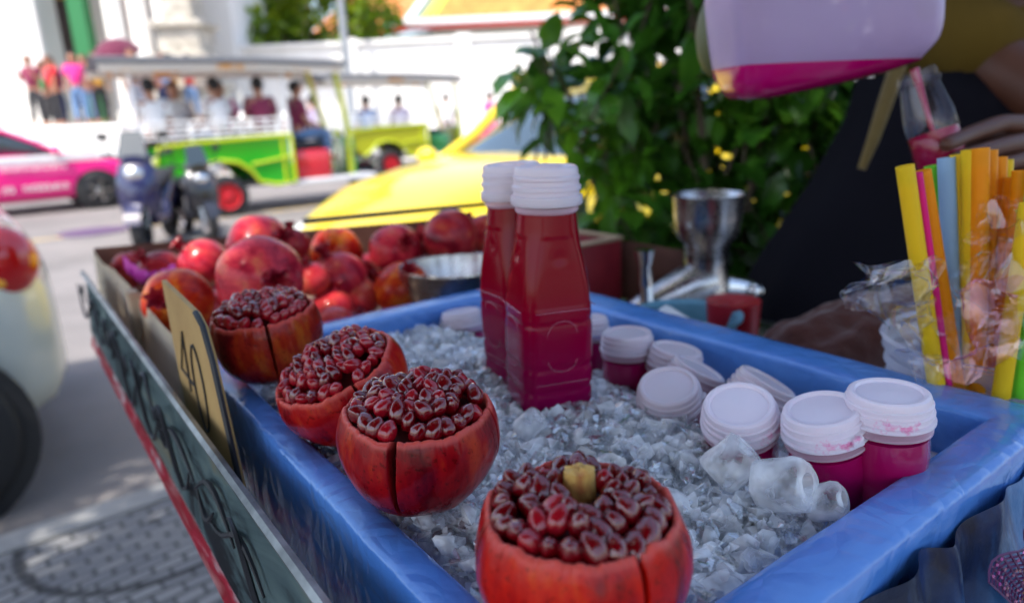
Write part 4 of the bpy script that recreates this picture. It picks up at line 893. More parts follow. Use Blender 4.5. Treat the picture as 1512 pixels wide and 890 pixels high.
# magenta plastic net tie
mt = MB(); rnd = random.Random(2)
mt.grid(lambda i, j: Vector(P(-.012 + .045 * i, .90 - .09 * i + .022 * j, .176 + .02 * math.sin(i * 3) + .012 * math.sin(j * 7 + i * 9))), 20, 5)
tag(mt.build('plastic_ribbon', mat('magenta plastic', (.5, .015, .33), .4), None), 'crumpled magenta plastic ribbon at the left side of the fruit box', 'ribbon')
# ---- price card
pc = cempty('price_card', 0, 0, .33, 'yellowed cardboard price card reading 40 tucked in the cart side', 'sign')
cm_ = vary(mat('ochre card', (.58, .36, .1), .7), [(.38, .22, .07), (.52, .33, .12)], (16, 16, 16))
def cp(v, d): return Vector((-.040, v, tz(d)))
MB().poly([cp(.458, .119), cp(.345, .124), cp(.330, .130), (-.040, .318, tz(.150)), cp(.285, .262), cp(.45, .262)], .0035, (1, 0, 0)).build('card', cm_, pc, smooth=False)
MB().tube([cp(.345, .123), cp(.329, .129), cp(.317, .150), cp(.284, .262)], .0022, 6).build('card_edge_tape', black, pc)
ink = mat('black ink', (.02, .02, .02), .6)
def ipt(v, d): return Vector((-.0406, v, tz(d)))
MB().tube([ipt(.408, .200), ipt(.404, .150), ipt(.432, .187), ipt(.392, .190)], .0009, 5).build('digit_four', ink, pc)
MB().tube([ipt(.372 + .016 * math.cos(a), .187 + .034 * math.sin(a)) for a in [2 * PI * k / 24 for k in range(25)]], .0009, 5).build('digit_zero', ink, pc)

# ---- steel bowl
bowl = tag(MB().lathe([(.045, -.06), (.055, -.055), (.066, -.02), (.069, 0), (.072, .0015), (.0725, -.0015), (.0705, -.003), (.067, -.022), (.056, -.057), (.045, -.0625)], 48).lathe([(.001, -.0585), (.05, -.058)], 48).build('steel_bowl', metal, None, loc=P(.325, .605, .187)), 'round stainless steel bowl behind the tall bottles', 'bowl')

# ---- bottles
def mixsh(name, col, fac, rough=.08, trcol=(1, 1, 1), gl=False):
    """thin clear plastic: transparent with a glossy coat"""
    m = bpy.data.materials.new(name); m.use_nodes = True; n, l = m.node_tree.nodes, m.node_tree.links
    n.remove(n['Principled BSDF']); out = n['Material Output']
    t = n.new('ShaderNodeBsdfTransparent'); t.inputs[0].default_value = (*trcol, 1); g = n.new('ShaderNodeBsdfGlossy' if gl else 'ShaderNodeBsdfPrincipled'); g.inputs[0].default_value = (*col, 1); g.inputs['Roughness'].default_value = rough
    lw = n.new('ShaderNodeLayerWeight'); lw.inputs[0].default_value = .35; mr = n.new('ShaderNodeMapRange'); mr.inputs[1].default_value = .5 if gl else 0; mr.inputs[3].default_value = fac; mr.inputs[4].default_value = min(1, fac + (.5 if gl else .45))
    ms = n.new('ShaderNodeMixShader'); l.new(lw.outputs['Facing'], mr.inputs[0]); l.new(mr.outputs[0], ms.inputs[0]); l.new(t.outputs[0], ms.inputs[1]); l.new(g.outputs[0], ms.inputs[2]); l.new(ms.outputs[0], out.inputs[0]); return m
clear = mixsh('clear bottle plastic', (.9, .88, .9), .0, rough=.06, gl=True)
neckm = mixsh('cloudy neck plastic', (.8, .55, .65), .45, .25)
def juice_mat(name, c1, c2, z0, z1):
    """juice with light from the ice painted into its colour: magenta below, red above"""
    m = mat(name, c1, .16, trans=.3, ior=1.33, spec=.3); n, l, b = nodes(m)
    tc = n.new('ShaderNodeTexCoord'); sx = n.new('ShaderNodeSeparateXYZ'); mr = n.new('ShaderNodeMapRange'); mr.inputs[1].default_value = z0; mr.inputs[2].default_value = z1
    mx = n.new('ShaderNodeMix'); mx.data_type = 'RGBA'; mx.inputs[6].default_value = (*c1, 1); mx.inputs[7].default_value = (*c2, 1)
    l.new(tc.outputs['Object'], sx.inputs[0]); l.new(sx.outputs[2], mr.inputs[0]); l.new(mr.outputs[0], mx.inputs[0]); l.new(mx.outputs[2], b.inputs['Base Color'])
    tr = n.new('ShaderNodeMapRange'); tr.inputs[1].default_value = z0; tr.inputs[2].default_value = z1; tr.inputs[3].default_value = .0; tr.inputs[4].default_value = .16
    l.new(sx.outputs[2], tr.inputs[0]); l.new(tr.outputs[0], b.inputs['Transmission Weight']); return m
juiceT = juice_mat('juice with painted ice glow', (.24, .0, .060), (.24, .0, .010), .02, .10)  # magenta foot is light from the ice, put into the colour
juiceS = mat('pomegranate juice', (.40, .002, .09), .12, trans=.2, ior=1.33, coat=.4)
def cap_mesh(r_, h, seed=0):
    m = MB(); m.lathe([(r_ * .97, 0), (r_ * 1.045, .0004), (r_ * 1.045, h * .13), (r_ * .965, h * .17), (r_ * .96, h * .29), (r_ * 1.01, h * .31), (r_ * 1.01, h * .42), (r_ * .95, h * .46), (r_ * .945, h * .58), (r_ * .975, h * .61), (r_ * .975, h * .70), (r_ * .93, h * .74), (r_ * .925, h * .86), (r_ * .90, h * .95), (r_ * .84, h), (r_ * .76, h * .985), (r_ * .72, h * .90), (r_ * .35, h * .95), (r_ * .05, h * .96), (.0001, h * .965)], 56)
    return m
emb = mixsh('pale embossed edge', (.6, .2, .3), .12, rough=.2)
def sq_section(a, e):
    c, s_ = abs(math.cos(a)), abs(math.sin(a)); return 1 / ((c ** e + s_ ** e) ** (1 / e))
def tall_bottle(loc, rz, label, lean=(0, 0), level=.150):
    root = empty('tall_bottle', loc, 0, label, 'bottle', 'tall juice bottles standing in the ice', rot=(lean[0], lean[1], rz)); root.scale = (.93, .93, 1.12)
    def rad(zz):
        if zz < .004: return .0285 + zz * .6
        if zz < .088:
            g = 0
            for zc_ in (.018, .034, .05): g += .0009 * math.exp(-((zz - zc_) / .0022) ** 2)
            return .0312 - g - .0006 * math.exp(-((zz - .080) / .0015) ** 2) - .0012 * sstep(.07, .088, zz)
        if zz < .148: t_ = (zz - .088) / .06; return .0300 - .0070 * t_ ** 1.15
        return .0230 - .0004 * (zz - .148) / .01
    def ex(zz): return 5.5 if zz < .09 else (5.5 - 3.3 * sstep(.075, .14, zz))
    def shell(scale, z0, z1, flat):
        m = MB(); NZ, NA = 110, 72; rings = []
        for j in range(NZ + 1):
            zz = z0 + (z1 - z0) * j / NZ; ring = []
            for i in range(NA):
                a = 2 * PI * i / NA; rr = (rad(zz) - scale) * sq_section(a, ex(zz)); rr = min(rr, (rad(zz) - scale) * 1.2)
                # pressed panels on the four faces
                fa = (a + PI / 4) % (PI / 2) - PI / 4; x_ = math.tan(fa)
                if .09 < zz < .135: rr -= .0008 * sstep(.8, .5, abs(x_) + (zz - .09) * 3)
                if .010 < zz < .08: rr -= .0007 * sstep(.85, .6, abs(x_))
                star = math.exp(-(((zz - .122) / .004) ** 2 + (x_ / .2) ** 2)); rr -= .0012 * star
                ring.append(m.b.verts.new((rr * math.cos(a), rr * math.sin(a), zz)))
            rings.append(ring)
        for A, B in zip(rings, rings[1:]):
            for i in range(NA): m.b.faces.new((A[i], A[(i + 1) % NA], B[(i + 1) % NA], B[i]))
        m.b.faces.new(list(reversed(rings[0])))
        if flat: m.b.faces.new(rings[-1])
        return m
    shell(0, 0, .150, False).build('bottle_body', clear, root, smooth=60)
    shell(.0007, .001, level, True).build('juice', juiceT, root, smooth=60)
    e = MB()
    for k in range(4):   # embossed loops and lines on each face
        rm = Matrix.Rotation(k * PI / 2, 4, 'Z'); y0 = .0306
        for (zc_, sg) in ((.074, 1), (.056, -1)):
            e.tube([rm @ Vector((.012 * math.cos(t_) , y0 - .0004, zc_ + sg * .008 * math.sin(t_))) for t_ in [PI * q / 12 for q in range(13)]], .00045, 5)
        e.tube([rm @ Vector((x_, .0312, .0885)) for x_ in (-.022, 0, .022)], .0005, 5)
        e.tube([rm @ Vector((x_, .0312, .0405)) for x_ in (-.022, 0, .022)], .0004, 5)
    e.build('embossed_lines', emb, root)
    MB().lathe([(.0228, .1485), (.0245, .150), (.0245, .1525), (.0232, .1535), (.0232, .160)], 48).build('neck_ring', neckm, root)
    c = cap_mesh(.0264, .0215); c.build('cap', white_plastic, root, smooth=35, loc=(0, 0, .1565))
    MB().lathe([(.0268, 0), (.0278, .001), (.0278, .0035), (.0264, .0042)], 56).build('tamper_ring', white_plastic, root, loc=(0, 0, .1535))
    return root
tall_bottle(P(.180, .238, .237), CR + R(-17), 'nearer tall square bottle of dark red juice standing in the ice', (R(.5), R(1.0)), level=.150)
tall_bottle(P(.200, .292, .238), CR + R(-5), 'tall juice bottle standing behind the nearer one, partly hidden', (R(-.5), R(-1.5)), level=.150)
def small_bottle(capc, axis, label, seed, stain=False, brk=False, H=.085):
    """axis: direction from base to cap, in the cart frame (u,v,up); capc = cap top centre (u,v,d)"""
    ax = Vector(axis).normalized(); aw = Vector((EU.x * ax.x + EV.x * ax.y, EU.y * ax.x + EV.y * ax.y, ax.z))
    top = P(*capc); base = top - aw * (H + .017)
    q = aw.to_track_quat('Z', 'Y').to_euler()
    root = empty('small_bottle', base, 0, label, 'bottle', 'small capped juice bottles in the ice', rot=q)
    prof = [(.020, 0), (.0225, .002), (.0228, .01), (.0222, .012), (.0228, .014), (.0228, .05), (.0222, .052), (.0228, .054), (.0228, .066), (.0222, .076), (.0205, .082)]
    MB().lathe(prof, 40).build('bottle_body', clear, root)
    MB().lathe([(.0001, .001)] + [(r_ - .0006, z_ + .001) for r_, z_ in prof[:-1]] + [(.0001, .0805)], 40).build('juice', juiceS, root)
    MB().lathe([(.0206, .079), (.0212, .0795), (.0232, .0800), (.0232, .0815), (.021, .083), (.021, .086)], 44).build('neck', neckm, root)
    c = cap_mesh(.0232, .0165); 
    if brk: c.box((.0225, .004, .004), (.006, .007, .006), bevel=.0015)
    c.build('cap', cap_stain if stain else white_plastic, root, smooth=35, loc=(0, 0, H))
    return root
SB = [((.244, .465, .203), (0, .15, 1), 'small capped bottle alone left of the tall bottles, near the far rim', False, False),
      ((.303, .331, .193), (.12, .08, 1), 'small bottle half hidden right behind the nearer tall bottle', False, False),
      ((.287, .259, .189), (.0, .03, 1), 'upright small bottle with white cap just right of the tall bottles', False, False),
      ((.303, .216, .197), (.15, -.1, 1), 'slightly tilted small bottle next to the far blue rim', False, False),
      ((.287, .178, .200), (.42, -.30, 1), 'small bottle lying on its side with cap pointing right, behind the flat cap', False, False),
      ((.226, .158, .192), (-.34, -.18, 1), 'small bottle with cap tipped to the camera in the middle of the row', False, True),
      ((.285, .116, .192), (.45, -.32, 1), 'small bottle leaning right by the far rim with ribbed cap edge showing', False, False),
      ((.206, .084, .177), (-.34, -.15, 1), 'small bottle with juice drop on its tipped flat cap', True, True),
      ((.222, .041, .170), (-.22, .10, 1), 'small bottle with torn stained cap second from the right corner', True, True),
      ((.247, .016, .159), (-.03, .02, 1), 'rightmost small bottle with pink stained cap by the tray corner', True, False)]
for i, (c_, ax, lb, s_, bk) in enumerate(SB): small_bottle(c_, ax, lb, i, s_, bk)

# ---- hand juice press
jp = cempty('juice_press', .75, .545, .33, 'polished metal hand juice press clamped behind the tray', 'juice press', rz=0)
jp.rotation_euler = (0, 0, 0); jp.location = P(.72, .52, .365)
# local axes = world axes; origin at deck level under the hopper
MB().lathe([(.030, .135), (.034, .16), (.046, .172), (.050, .20), (.0525, .232), (.054, .234), (.0515, .231), (.047, .2), (.043, .175), (.028, .16)], 40).build('hopper', metal, jp)
MB().lathe([(.034, .06), (.036, .075), (.034, .1), (.030, .125), (.033, .14)], 32).ball((0, 0, .085), .036, 3, (1, 1, 1.2)).build('press_body', metal, jp)
MB().tube([(.0, 0, .10), (-.03, -.01, .095), (-.075, -.02, .078), (-.115, -.03, .060), (-.165, -.045, .025)], [.036, .033, .027, .024, .020], 16).build('spout', metal, jp)
MB().tube([(0, 0, .07), (.003, 0, .02), (.0, 0, -.02)], [.016, .013, .016]).box((0, 0, -.005), (.05, .05, .015), bevel=.004).build('stand', metal, jp)
MB().tube([(.03, 0, .092), (.055, .0, .088), (.08, 0, .083)], [.02, .016, .012]).ball((.07, -.012, .085), .013).ball((.085, .012, .078), .012).build('clamp_screw', chrome, jp)
MB().tube([(.075, .01, .08), (.06, .01, -.02), (.03, 0, -.02)], .008).tube([(-.01, 0, .0), (.035, -.01, -.012), (.08, -.02, -.04)], .009).build('brace', darkmetal, jp)
MB().tube([(-.105, -.045, .01), (-.098, -.04, .08), (-.1, -.04, .115)], [.012, .011, .010]).tube([(-.1, -.04, .108), (-.102, -.04, .135), (-.102, -.04, .162)], [.011, .009, .016]).build('crank_handle', chrome, jp)
MB().tube([(-.095, -.05, .06), (-.14, -.06, .02)], .010).build('grip', mat('copper brown', (.45, .17, .1), .4, .5), jp)
tag(MB().tube([P(.43, .345, .222), P(.425, .30, .232)], .012).build('white_tube', whitepaint), 'short white plastic tube just behind the far tray rim', 'tube')
bsn = cempty('blue_basin', .52, .39, .33, 'pale blue plastic basin under the juice press spout', 'basin')
MB().lathe([(.04, 0), (.045, .004), (.062, .075), (.068, .078), (.068, .082), (.060, .078), (.042, .006), (.001, .006)], 36).build('basin_shell', mat('pale blue plastic', (.09, .25, .34), .4), bsn)
tag(MB().lathe([(.001, 0), (.035, 0), (.04, .06), (.04, .065), (.001, .06)], 28).build('orange_cup', mat('orange red plastic', (.5, .06, .02), .35), None, loc=P(.48, .30, .33)), 'orange red plastic cup behind the far rim below the press', 'cup')
tag(MB().lathe([(.001, 0), (.03, 0), (.034, .085), (.001, .08)], 28).build('red_cup', mat('dark red plastic', (.35, .01, .02), .35), None, loc=P(.60, .38, .33)), 'dark red plastic cup right below the press', 'cup')
cb = cempty('red_crate', .60, .735, .33, 'dark red plastic crate with pale rim right of the tall bottles', 'crate', rz=.0)
crm = vary(mat('dark red plastic crate', (.22, .01, .02), .45), [(.14, .005, .015), (.3, .02, .03)], (10, 10, 10))
for (cx_, cy_, sx_, sy_) in ((0, -.08, .13, .008), (0, .08, .13, .008), (-.065, 0, .008, .168), (.065, 0, .008, .168)): MB().box((cx_, cy_, .06), (sx_, sy_, .12), bevel=.002).build('crate_side', crm, cb)
MB().box((0, -.08, .125), (.146, .012, .006), bevel=.002).box((0, .08, .125), (.146, .012, .006), bevel=.002).box((-.065, 0, .1251), (.011, .148, .006), bevel=.002).box((.065, 0, .1251), (.011, .148, .006), bevel=.002).build('crate_rim', card, cb)
MB().box((0, 0, .01), (.12, .15, .01)).build('crate_floor', crm, cb, smooth=False)

# ---- brown cloth heap
bc = MB()
def bcf(i, j):
    a = 2 * PI * i; k = j; rr = 1 - k ** 1.6
    h = .105 * (1 - (1 - k) ** 2.2)
    x = .135 * rr * math.cos(a); y = .08 * rr * math.sin(a); q = Vector((x * 16, y * 16, h * 14))
    f_ = noise.fractal(q, 1, 2, 3); rdg = abs(noise.noise(Vector((a * 1.2, h * 12, 3)))) * .018
    return Vector((x * (1 + .12 * f_) + .03 * k, y * (1 + .12 * f_), h + .012 * f_ - rdg * (1 - k)))
bc.grid(bcf, 120, 60); bmesh.ops.remove_doubles(bc.b, verts=bc.b.verts, dist=1e-5)
tag(bc.build('cloth', cloth('reddish brown towel', (.075, .016, .008)), None, smooth=180, loc=P(.56, .20, .305), rot=(0, 0, .3)), 'crumpled reddish brown towel heaped behind the far tray rim', 'towel')
kb_ = cempty('side_shelf', .62, .2, .33, 'steel side shelf of the cart carrying towel and straw tub', 'shelf')
MB().box((.0, .05, -.012), (.36, 1.1, .02), bevel=.003).build('shelf_plate', darkmetal, kb_, smooth=False)
for vv in (-.4, .5): MB().tube([(.12, vv, -.02), (-.1, vv, -.35)], .01).build('shelf_bracket', darkmetal, kb_)

# ---- straw tub
TU, TV, TDp = .492, .052, .315
tub = cempty('straw_tub', TU, TV, TDp, 'clear ribbed plastic tub at the tray corner holding straws', 'tub')
tubm = mixsh('cloudy tub plastic', (.62, .62, .72), .34, .2)
TR = .078
MB().lathe([(.001, 0), (TR * .8, 0), (TR * .84, .003), (TR * .9, .08), (TR * .95, .085), (TR * .93, .092), (TR * .98, .097), (TR * .96, .104), (TR * 1.01, .110), (TR * 1.0, .118), (TR * 1.04, .12), (TR * 1.02, .123), (TR * .97, .12)], 64).build('tub_shell', tubm, tub)
sc = {k: mat(k + ' straw plastic', v, .3, trans=.18, ior=1.2, sss=.2) for k, v in dict(yellow=(.9, .56, .02), orange=(.95, .30, .01), pink=(.85, .02, .22), green=(.18, .75, .04), blue=(.30, .48, .70), clear=(.55, .6, .66)).items()}
rnd = random.Random(17)
# (px of top, px of bottom, y top px, z depth, colour) turned into space from the photo's fan of straws
def ray(px, py): return fwd + cr * ((px - 756) / 1037) - cu * ((py - 445) / 1037)
EYE = Vector((0, 0, 1.30))
SW = [(1336, 245, 1385, .47, 'yellow', .0058, 'leftmost yellow straw, leaning left'), (1355, 255, 1402, .475, 'pink', .0030, 'thin pink straw beside the leftmost yellow one'), (1362, 252, 1415, .49, 'orange', .0056, 'orange straw right of the thin pink one'), (1376, 245, 1412, .52, 'green', .0052, 'green straw at the back left of the bunch'), (1397, 233, 1412, .50, 'blue', .0058, 'pale blue straw standing in the bunch'), (1410, 236, 1420, .515, 'clear', .0055, 'greyish clear straw next to the blue one'),
      (1416, 228, 1420, .50, 'yellow', .0058, 'yellow straw right of the clear one'), (1433, 221, 1434, .49, 'yellow', .0060, 'tall yellow straw, tallest on the left of the middle'), (1447, 219, 1443, .485, 'orange', .0060, 'tall orange straw in the middle of the bunch'), (1460, 222, 1452, .50, 'orange', .0058, 'orange straw just right of the tallest one'), (1474, 232, 1462, .51, 'orange', .0058, 'orange straw behind right of the middle'), (1484, 236, 1470, .52, 'yellow', .0055, 'yellow orange straw at the back right'),
      (1496, 262, 1464, .50, 'orange', .0056, 'short orange straw right of the middle'), (1508, 252, 1480, .485, 'orange', .0056, 'orange straw leaning to the right edge'), (1530, 250, 1490, .47, 'green', .0050, 'green straw leaning right at the picture edge'), (1520, 300, 1478, .455, 'yellow', .0058, 'front yellow straw leaning right across the green one'), (1545, 330, 1505, .46, 'green', .0055, 'green straw farthest right'), (1560, 250, 1515, .5, 'yellow', .0055, 'yellow straw farthest right, behind the green one')]
for (px, py, bx, zz, c_, r_, lb) in SW:
    top = EYE + ray(px, py) * zz; bot = EYE + ray(bx, 585) * (zz + .035); L_ = (top - bot).length; bot = top + (bot - top).normalized() * L_
    m_ = MB(); dirv = (top - bot).normalized(); mt_ = Matrix.Translation(bot) @ dirv.to_track_quat('Z', 'Y').to_matrix().to_4x4()
    m_.lathe([(r_ * .86, L_ - .012), (r_ * .9, L_), (r_, L_), (r_, 0), (r_ * .9, 0), (r_ * .88, L_ * .6)], 16, mt_)
    tag(m_.build('straw', sc[c_], None, smooth=50), lb + ' in the tub', 'straw', 'drinking straws in the tub')
# crumpled clear wraps
def wrapm(name, fac): 
    m = mixsh(name, (.95, .92, .95), fac, .10, gl=True); return m
film = wrapm('clear film', .08); pinkfilm = mixsh('film with pink stains', (.9, .6, .7), .12, .12, (.96, .80, .84), gl=True)
def crumple(name, f, nu, nv, amp, sc_, m, lb, cat, seed):
    mb = MB()
    def g(i, j):
        p = Vector(f(i, j)); q = p * sc_ + Vector((seed, seed, 0))
        d = Vector((noise.noise(q), noise.noise(q + Vector((7, 0, 0))), noise.noise(q + Vector((0, 7, 0))))); c_ = Vector((noise.cell(q * 1.6), noise.cell(q * 1.6 + Vector((3, 3, 3))), noise.cell(q * 1.6 + Vector((5, 1, 1)))))
        return p + (d * 1.6 + Vector((abs(d.y), abs(d.z), abs(d.x))) * 1.5 + c_ * .06) * amp
    mb.grid(g, nu, nv); return tag(mb.build(name, m, None, smooth=38), lb, cat)
wp0 = EYE + ray(1300, 430) * .46; wp1 = EYE + ray(1245, 430) * .47; wp2 = EYE + ray(1345, 520) * .46; wp3 = EYE + ray(1360, 430) * .46
def bagf(i, j):
    a = 2 * PI * j; path = [wp1, wp0, wp3 + Vector((0, 0, -.002)), wp2, wp2 + Vector((.02, .0, -.03))]; t_ = i * 3.999; k = int(t_); c_ = path[k].lerp(path[k + 1], t_ - k)
    rr = [.012, .020, .024, .016, .012][k] * (1 - (t_ - k)) + [.012, .020, .024, .016, .012][min(4, k + 1)] * (t_ - k)
    return c_ + Vector((math.cos(a) * rr * .3, math.cos(a + 1) * rr * .8, math.sin(a) * rr))
crumple('plastic_wrapper', bagf, 34, 18, .011, 48, film, 'crumpled clear plastic wrapper hanging left of the straws', 'wrapper', 1)
def sheathf(i, j):
    c_ = (EYE + ray(1462, 520) * .475).lerp(EYE + ray(1490, 300) * .485, i); a = -PI * 1.0 + PI * 1.3 * j; rr = .036 - .012 * i
    return c_ + Vector((math.cos(a) * rr, math.sin(a) * rr * .8, .006 * math.sin(a * 3)))
crumple('straw_bag', sheathf, 26, 26, .009, 60, film, 'torn clear plastic bag wrapped around the straws', 'bag', 5)
def stf(i, j):
    return (EYE + ray(1400 + 60 * j, 560) * .462).lerp(EYE + ray(1440 + 60 * j, 420) * .458, i)
crumple('stained_bag', stf, 20, 16, .009, 70, pinkfilm, 'pink stained clear plastic scrap in front of the straws', 'bag', 9)

# ---- bag hanging off the near right side of the tray
hb_ = cempty('plastic_bag', .2, -.03, .33, 'blue plastic bag sheet hanging in folds from the near tray rim', 'plastic bag')
def dr(i, j):
    u = -.10 + .62 * i; k = j; fold = (.004 + .012 * k) * math.sin(u * 95 + 2.2 * math.sin(u * 31)) + .004 * math.sin(u * 230 + k * 3) * k
    return Vector((u - .2, -.006 - .028 * k ** .9 - fold * .8 + .004 * noise.noise(Vector((u * 40, k * 6, 0))), tz(.212) - .20 * k ** 1.15 + .006 * noise.noise(Vector((u * 25, k * 4, 4)))))
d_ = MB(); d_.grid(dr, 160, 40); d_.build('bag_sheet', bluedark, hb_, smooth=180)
net = cempty('net_bag', .235, -.058, .26, 'black net bag with pink sparkles hanging beside the tray', 'net bag')
nm = MB(); 
def nf(i, j): 
    w_ = .05 * (1 - .7 * j); u = -w_ + 2 * w_ * i; return Vector((u + .03 * j + .01, -.002 - .012 * j + .003 * math.sin(i * 16), .045 + .02 * i * (1 - j) - .06 * j + .003 * math.sin(i * 11)))
for a_ in range(26):
    nm.tube([nf(a_ / 25, k / 14) for k in range(15)], .0006, 4)
for k in range(22): nm.tube([nf(a_ / 20, k / 21) for a_ in range(21)], .0006, 4)
nm.build('netting', mat('purple black net', (.12, .03, .1), .35), net)
nb = MB(); rnd = random.Random(6)
for _ in range(260):
    i, j = rnd.random(), rnd.random(); p = nf(i, j) + Vector((0, -.0015, 0)); s_ = .0013; nb.box(p, (s_, s_ * .5, s_), Matrix.Rotation(rnd.uniform(0, 3), 3, 'Y'))
nb.build('sequins', vary(mat('pink sequins', (.7, .1, .5), .25, .4), [(.6, .55, .35), (.75, .03, .5)], (30, 30, 30)), net, smooth=False)
tag(MB().grid(lambda i, j: P(.315, -.085, .325) + Vector((.036 * math.cos(2 * PI * i) * math.sin(PI * j),   .03 * math.sin(2 * PI * i) * math.sin(PI * j), .03 * math.cos(PI * j))) * (1 + .22 * noise.fractal(Vector((math.cos(2 * PI * i) * 3, math.sin(2 * PI * i) * 3, j * 5)), 1, 2, 3)), 40, 24).build('cloth_bundle', vary(mat('grey fabric', (.2, .2, .22), .8), [(.08, .08, .1), (.38, .38, .4)], (30, 30, 30), bump=.6, bscale=70, bdist=.004), None, smooth=180), 'crumpled grey fabric bundle at the lower right corner', 'fabric')
wb = MB(); wb.box((0, 0, 0), (.16, .018, .014), bevel=.002)
tag(wb.build('wooden_stick', vary(mat('orange wood', (.45, .2, .05), .6), [(.3, .12, .03), (.55, .28, .08)], (60, 4, 60)), None, smooth=False, loc=EYE + ray(1500, 850) * .42, rot=(.3, -.5, .55)), 'orange brown wooden stick at the lower right corner', 'stick')
tag(MB().box((0, 0, 0), (.09, .03, .05), bevel=.012).build('beige_sack', vary(mat('beige sack', (.5, .4, .28), .8), [(.15, .12, .1), (.62, .5, .36)], (60, 60, 60)), None, loc=EYE + ray(1530, 700) * .47, rot=(.2, .9, .6)), 'pale beige sack edge beside the tray corner at right', 'sack')

# ================================================================== JUG, small bottle being filled, vendor
jm = MB(); JP = EYE + ray(1215, 15) * .72
jl, jz = Vector((1, .12, 0)).normalized(), Vector((0, 0, 1))
JD = Vector((1, .05, .15)).normalized(); JS = Vector((0, 0, 1)).cross(JD).normalized(); JU = JD.cross(JS)
def jring(x, hh, hd, zo): return (x, hh, hd, zo)
JR = [(-.1085, .001, .001, 0), (-.108, .03, .03, .0), (-.106, .058, .045, -.0), (-.098, .070, .055, 0), (-.075, .075, .06, 0), (0, .075, .06, .0), (.05, .073, .058, .0), (.082, .069, .053, 0), (.098, .058, .045, 0), (.106, .042, .032, 0), (.108, .03, .02, 0)]
def jshell(sc_):
    m = MB(); rings = []
    for (x, hh, hd, zo) in JR:
        ring = []
        for k in range(48):
            a = 2 * PI * k / 48; e = 3.2; s_ = sq_section(a, e) 
            q = JP + JD * x * (1.006 if sc_ < 0 else 1) + JS * ((hd - sc_) * s_ * math.cos(a)) + JU * ((hh - sc_) * s_ * math.sin(a) + zo)
            ring.append(m.b.verts.new(q))
        rings.append(ring)
    for A, B in zip(rings, rings[1:]):
        for k in range(48): m.b.faces.new((A[k], A[(k + 1) % 48], B[(k + 1) % 48], B[k]))
    m.b.faces.new(list(reversed(rings[0])))
    if sc_: m.b.faces.new(rings[-1])
    return m
jug = empty('juice_jug', (0, 0, 0), 0, 'translucent whitish jug tilted over, pouring pink juice into a bottle', 'jug')
jugm = mixsh('milky jug plastic', (.46, .33, .56), .60, .35); 
jshell(0).build('jug_shell', jugm, jug, smooth=60)
jq = jshell(-.0006); lev = (EYE + ray(1210, 94) * .72).z
r_ = bmesh.ops.bisect_plane(jq.b, geom=jq.b.verts[:] + jq.b.edges[:] + jq.b.faces[:], plane_co=(0, 0, lev), plane_no=(0, 0, 1), clear_outer=True)
ed = [e for e in jq.b.edges if e.is_boundary]
if ed: bmesh.ops.holes_fill(jq.b, edges=ed, sides=0)
jq.build('jug_juice', mat('magenta juice', (.50, .0, .14), .2, trans=.1, coat=.3), jug, smooth=60)
MB().tube([JP + JD * (-.075) + JU * .07, JP + JD * (-.07) + JU * .12, JP + JD * .0 + JU * .135, JP + JD * .05 + JU * .11, JP + JD * .06 + JU * .06], .011, 10).build('jug_handle', jugm, jug)
tag(MB().ball(EYE + ray(1062, 52) * .80, .042, 3, (.62, .7, 1.15)).build('base_cup', mat('olive plastic', (.10, .11, .04), .5)), 'olive green rounded cup seen behind the base of the jug', 'cup')
fb_top = EYE + ray(1352, 108) * .70; fb_bot = EYE + ray(1392, 245) * .70
fax = (fb_top - fb_bot).normalized(); fl = (fb_top - fb_bot).length
fbt = empty('half_filled_bottle', fb_bot, 0, 'small clear bottle being filled with pink juice in the hand', 'bottle', rot=fax.to_track_quat('Z', 'Y').to_euler())
clr2 = mixsh('clear bottle wall', (.7, .62, .66), .05, gl=True)
MB().lathe([(.001, 0), (.021, 0), (.0235, .003), (.0235, fl * .30), (.022, fl * .33), (.0235, fl * .36), (.023, fl * .55), (.0185, fl * .82), (.0182, fl * .86), (.0205, fl * .87), (.0205, fl * .9), (.0185, fl * .91), (.0185, fl)], 40).build('bottle_wall', clr2, fbt)
MB().lathe([(.001, .001), (.020, .001), (.0225, .004), (.0225, fl * .36), (.001, fl * .37)], 40).build('juice', mat('dark pink juice', (.30, .001, .04), .15, trans=.1), fbt)
MB().tube([fb_top + Vector((-.002, 0, .004)), fb_top.lerp(fb_bot, .4), fb_top.lerp(fb_bot, .8)], [.0045, .0025, .0022], 8).build('pouring_juice', mat('pouring pink juice', (.42, .004, .07), .1, trans=.3), jug)

# ---- vendor
apron = mat('black apron', (.006, .0055, .009), .9, spec=.1); mustard = mat('mustard shirt', (.10, .06, .008), .9, spec=.2); khaki = cloth('khaki strap', (.13, .085, .02)); vskin = mat('vendor skin', (.085, .027, .013), .5, sss=.15)
addbump(vskin, .3, 200, .0008)
vx, vy = .90, 1.28; Vv = lambda x, y, z_: Vector((vx + x, vy + y, z_))
bv = [Vv(0, 0, 1.0), Vv(0, 0, 1.2), Vv(-.02, 0, 1.38), Vv(-.04, -.03, 1.52), Vv(-.06, -.06, 1.60), Vv(-.07, -.08, 1.68),
      Vv(-.21, -.02, 1.43), Vv(-.02, -.30, 1.20), Vector((.60, .80, 1.225)), Vector((.535, .745, 1.235)),
      Vv(.19, .0, 1.43), Vv(.05, -.25, 1.56), Vector((.44, .86, 1.49)), Vector((.38, .80, 1.475)),
      Vv(-.1, 0, .95), Vv(-.1, -.02, .55), Vv(-.1, .02, .2), Vv(-.1, -.1, .15), Vv(.1, 0, .95), Vv(.1, -.02, .55), Vv(.1, .02, .2), Vv(.1, -.1, .15)]
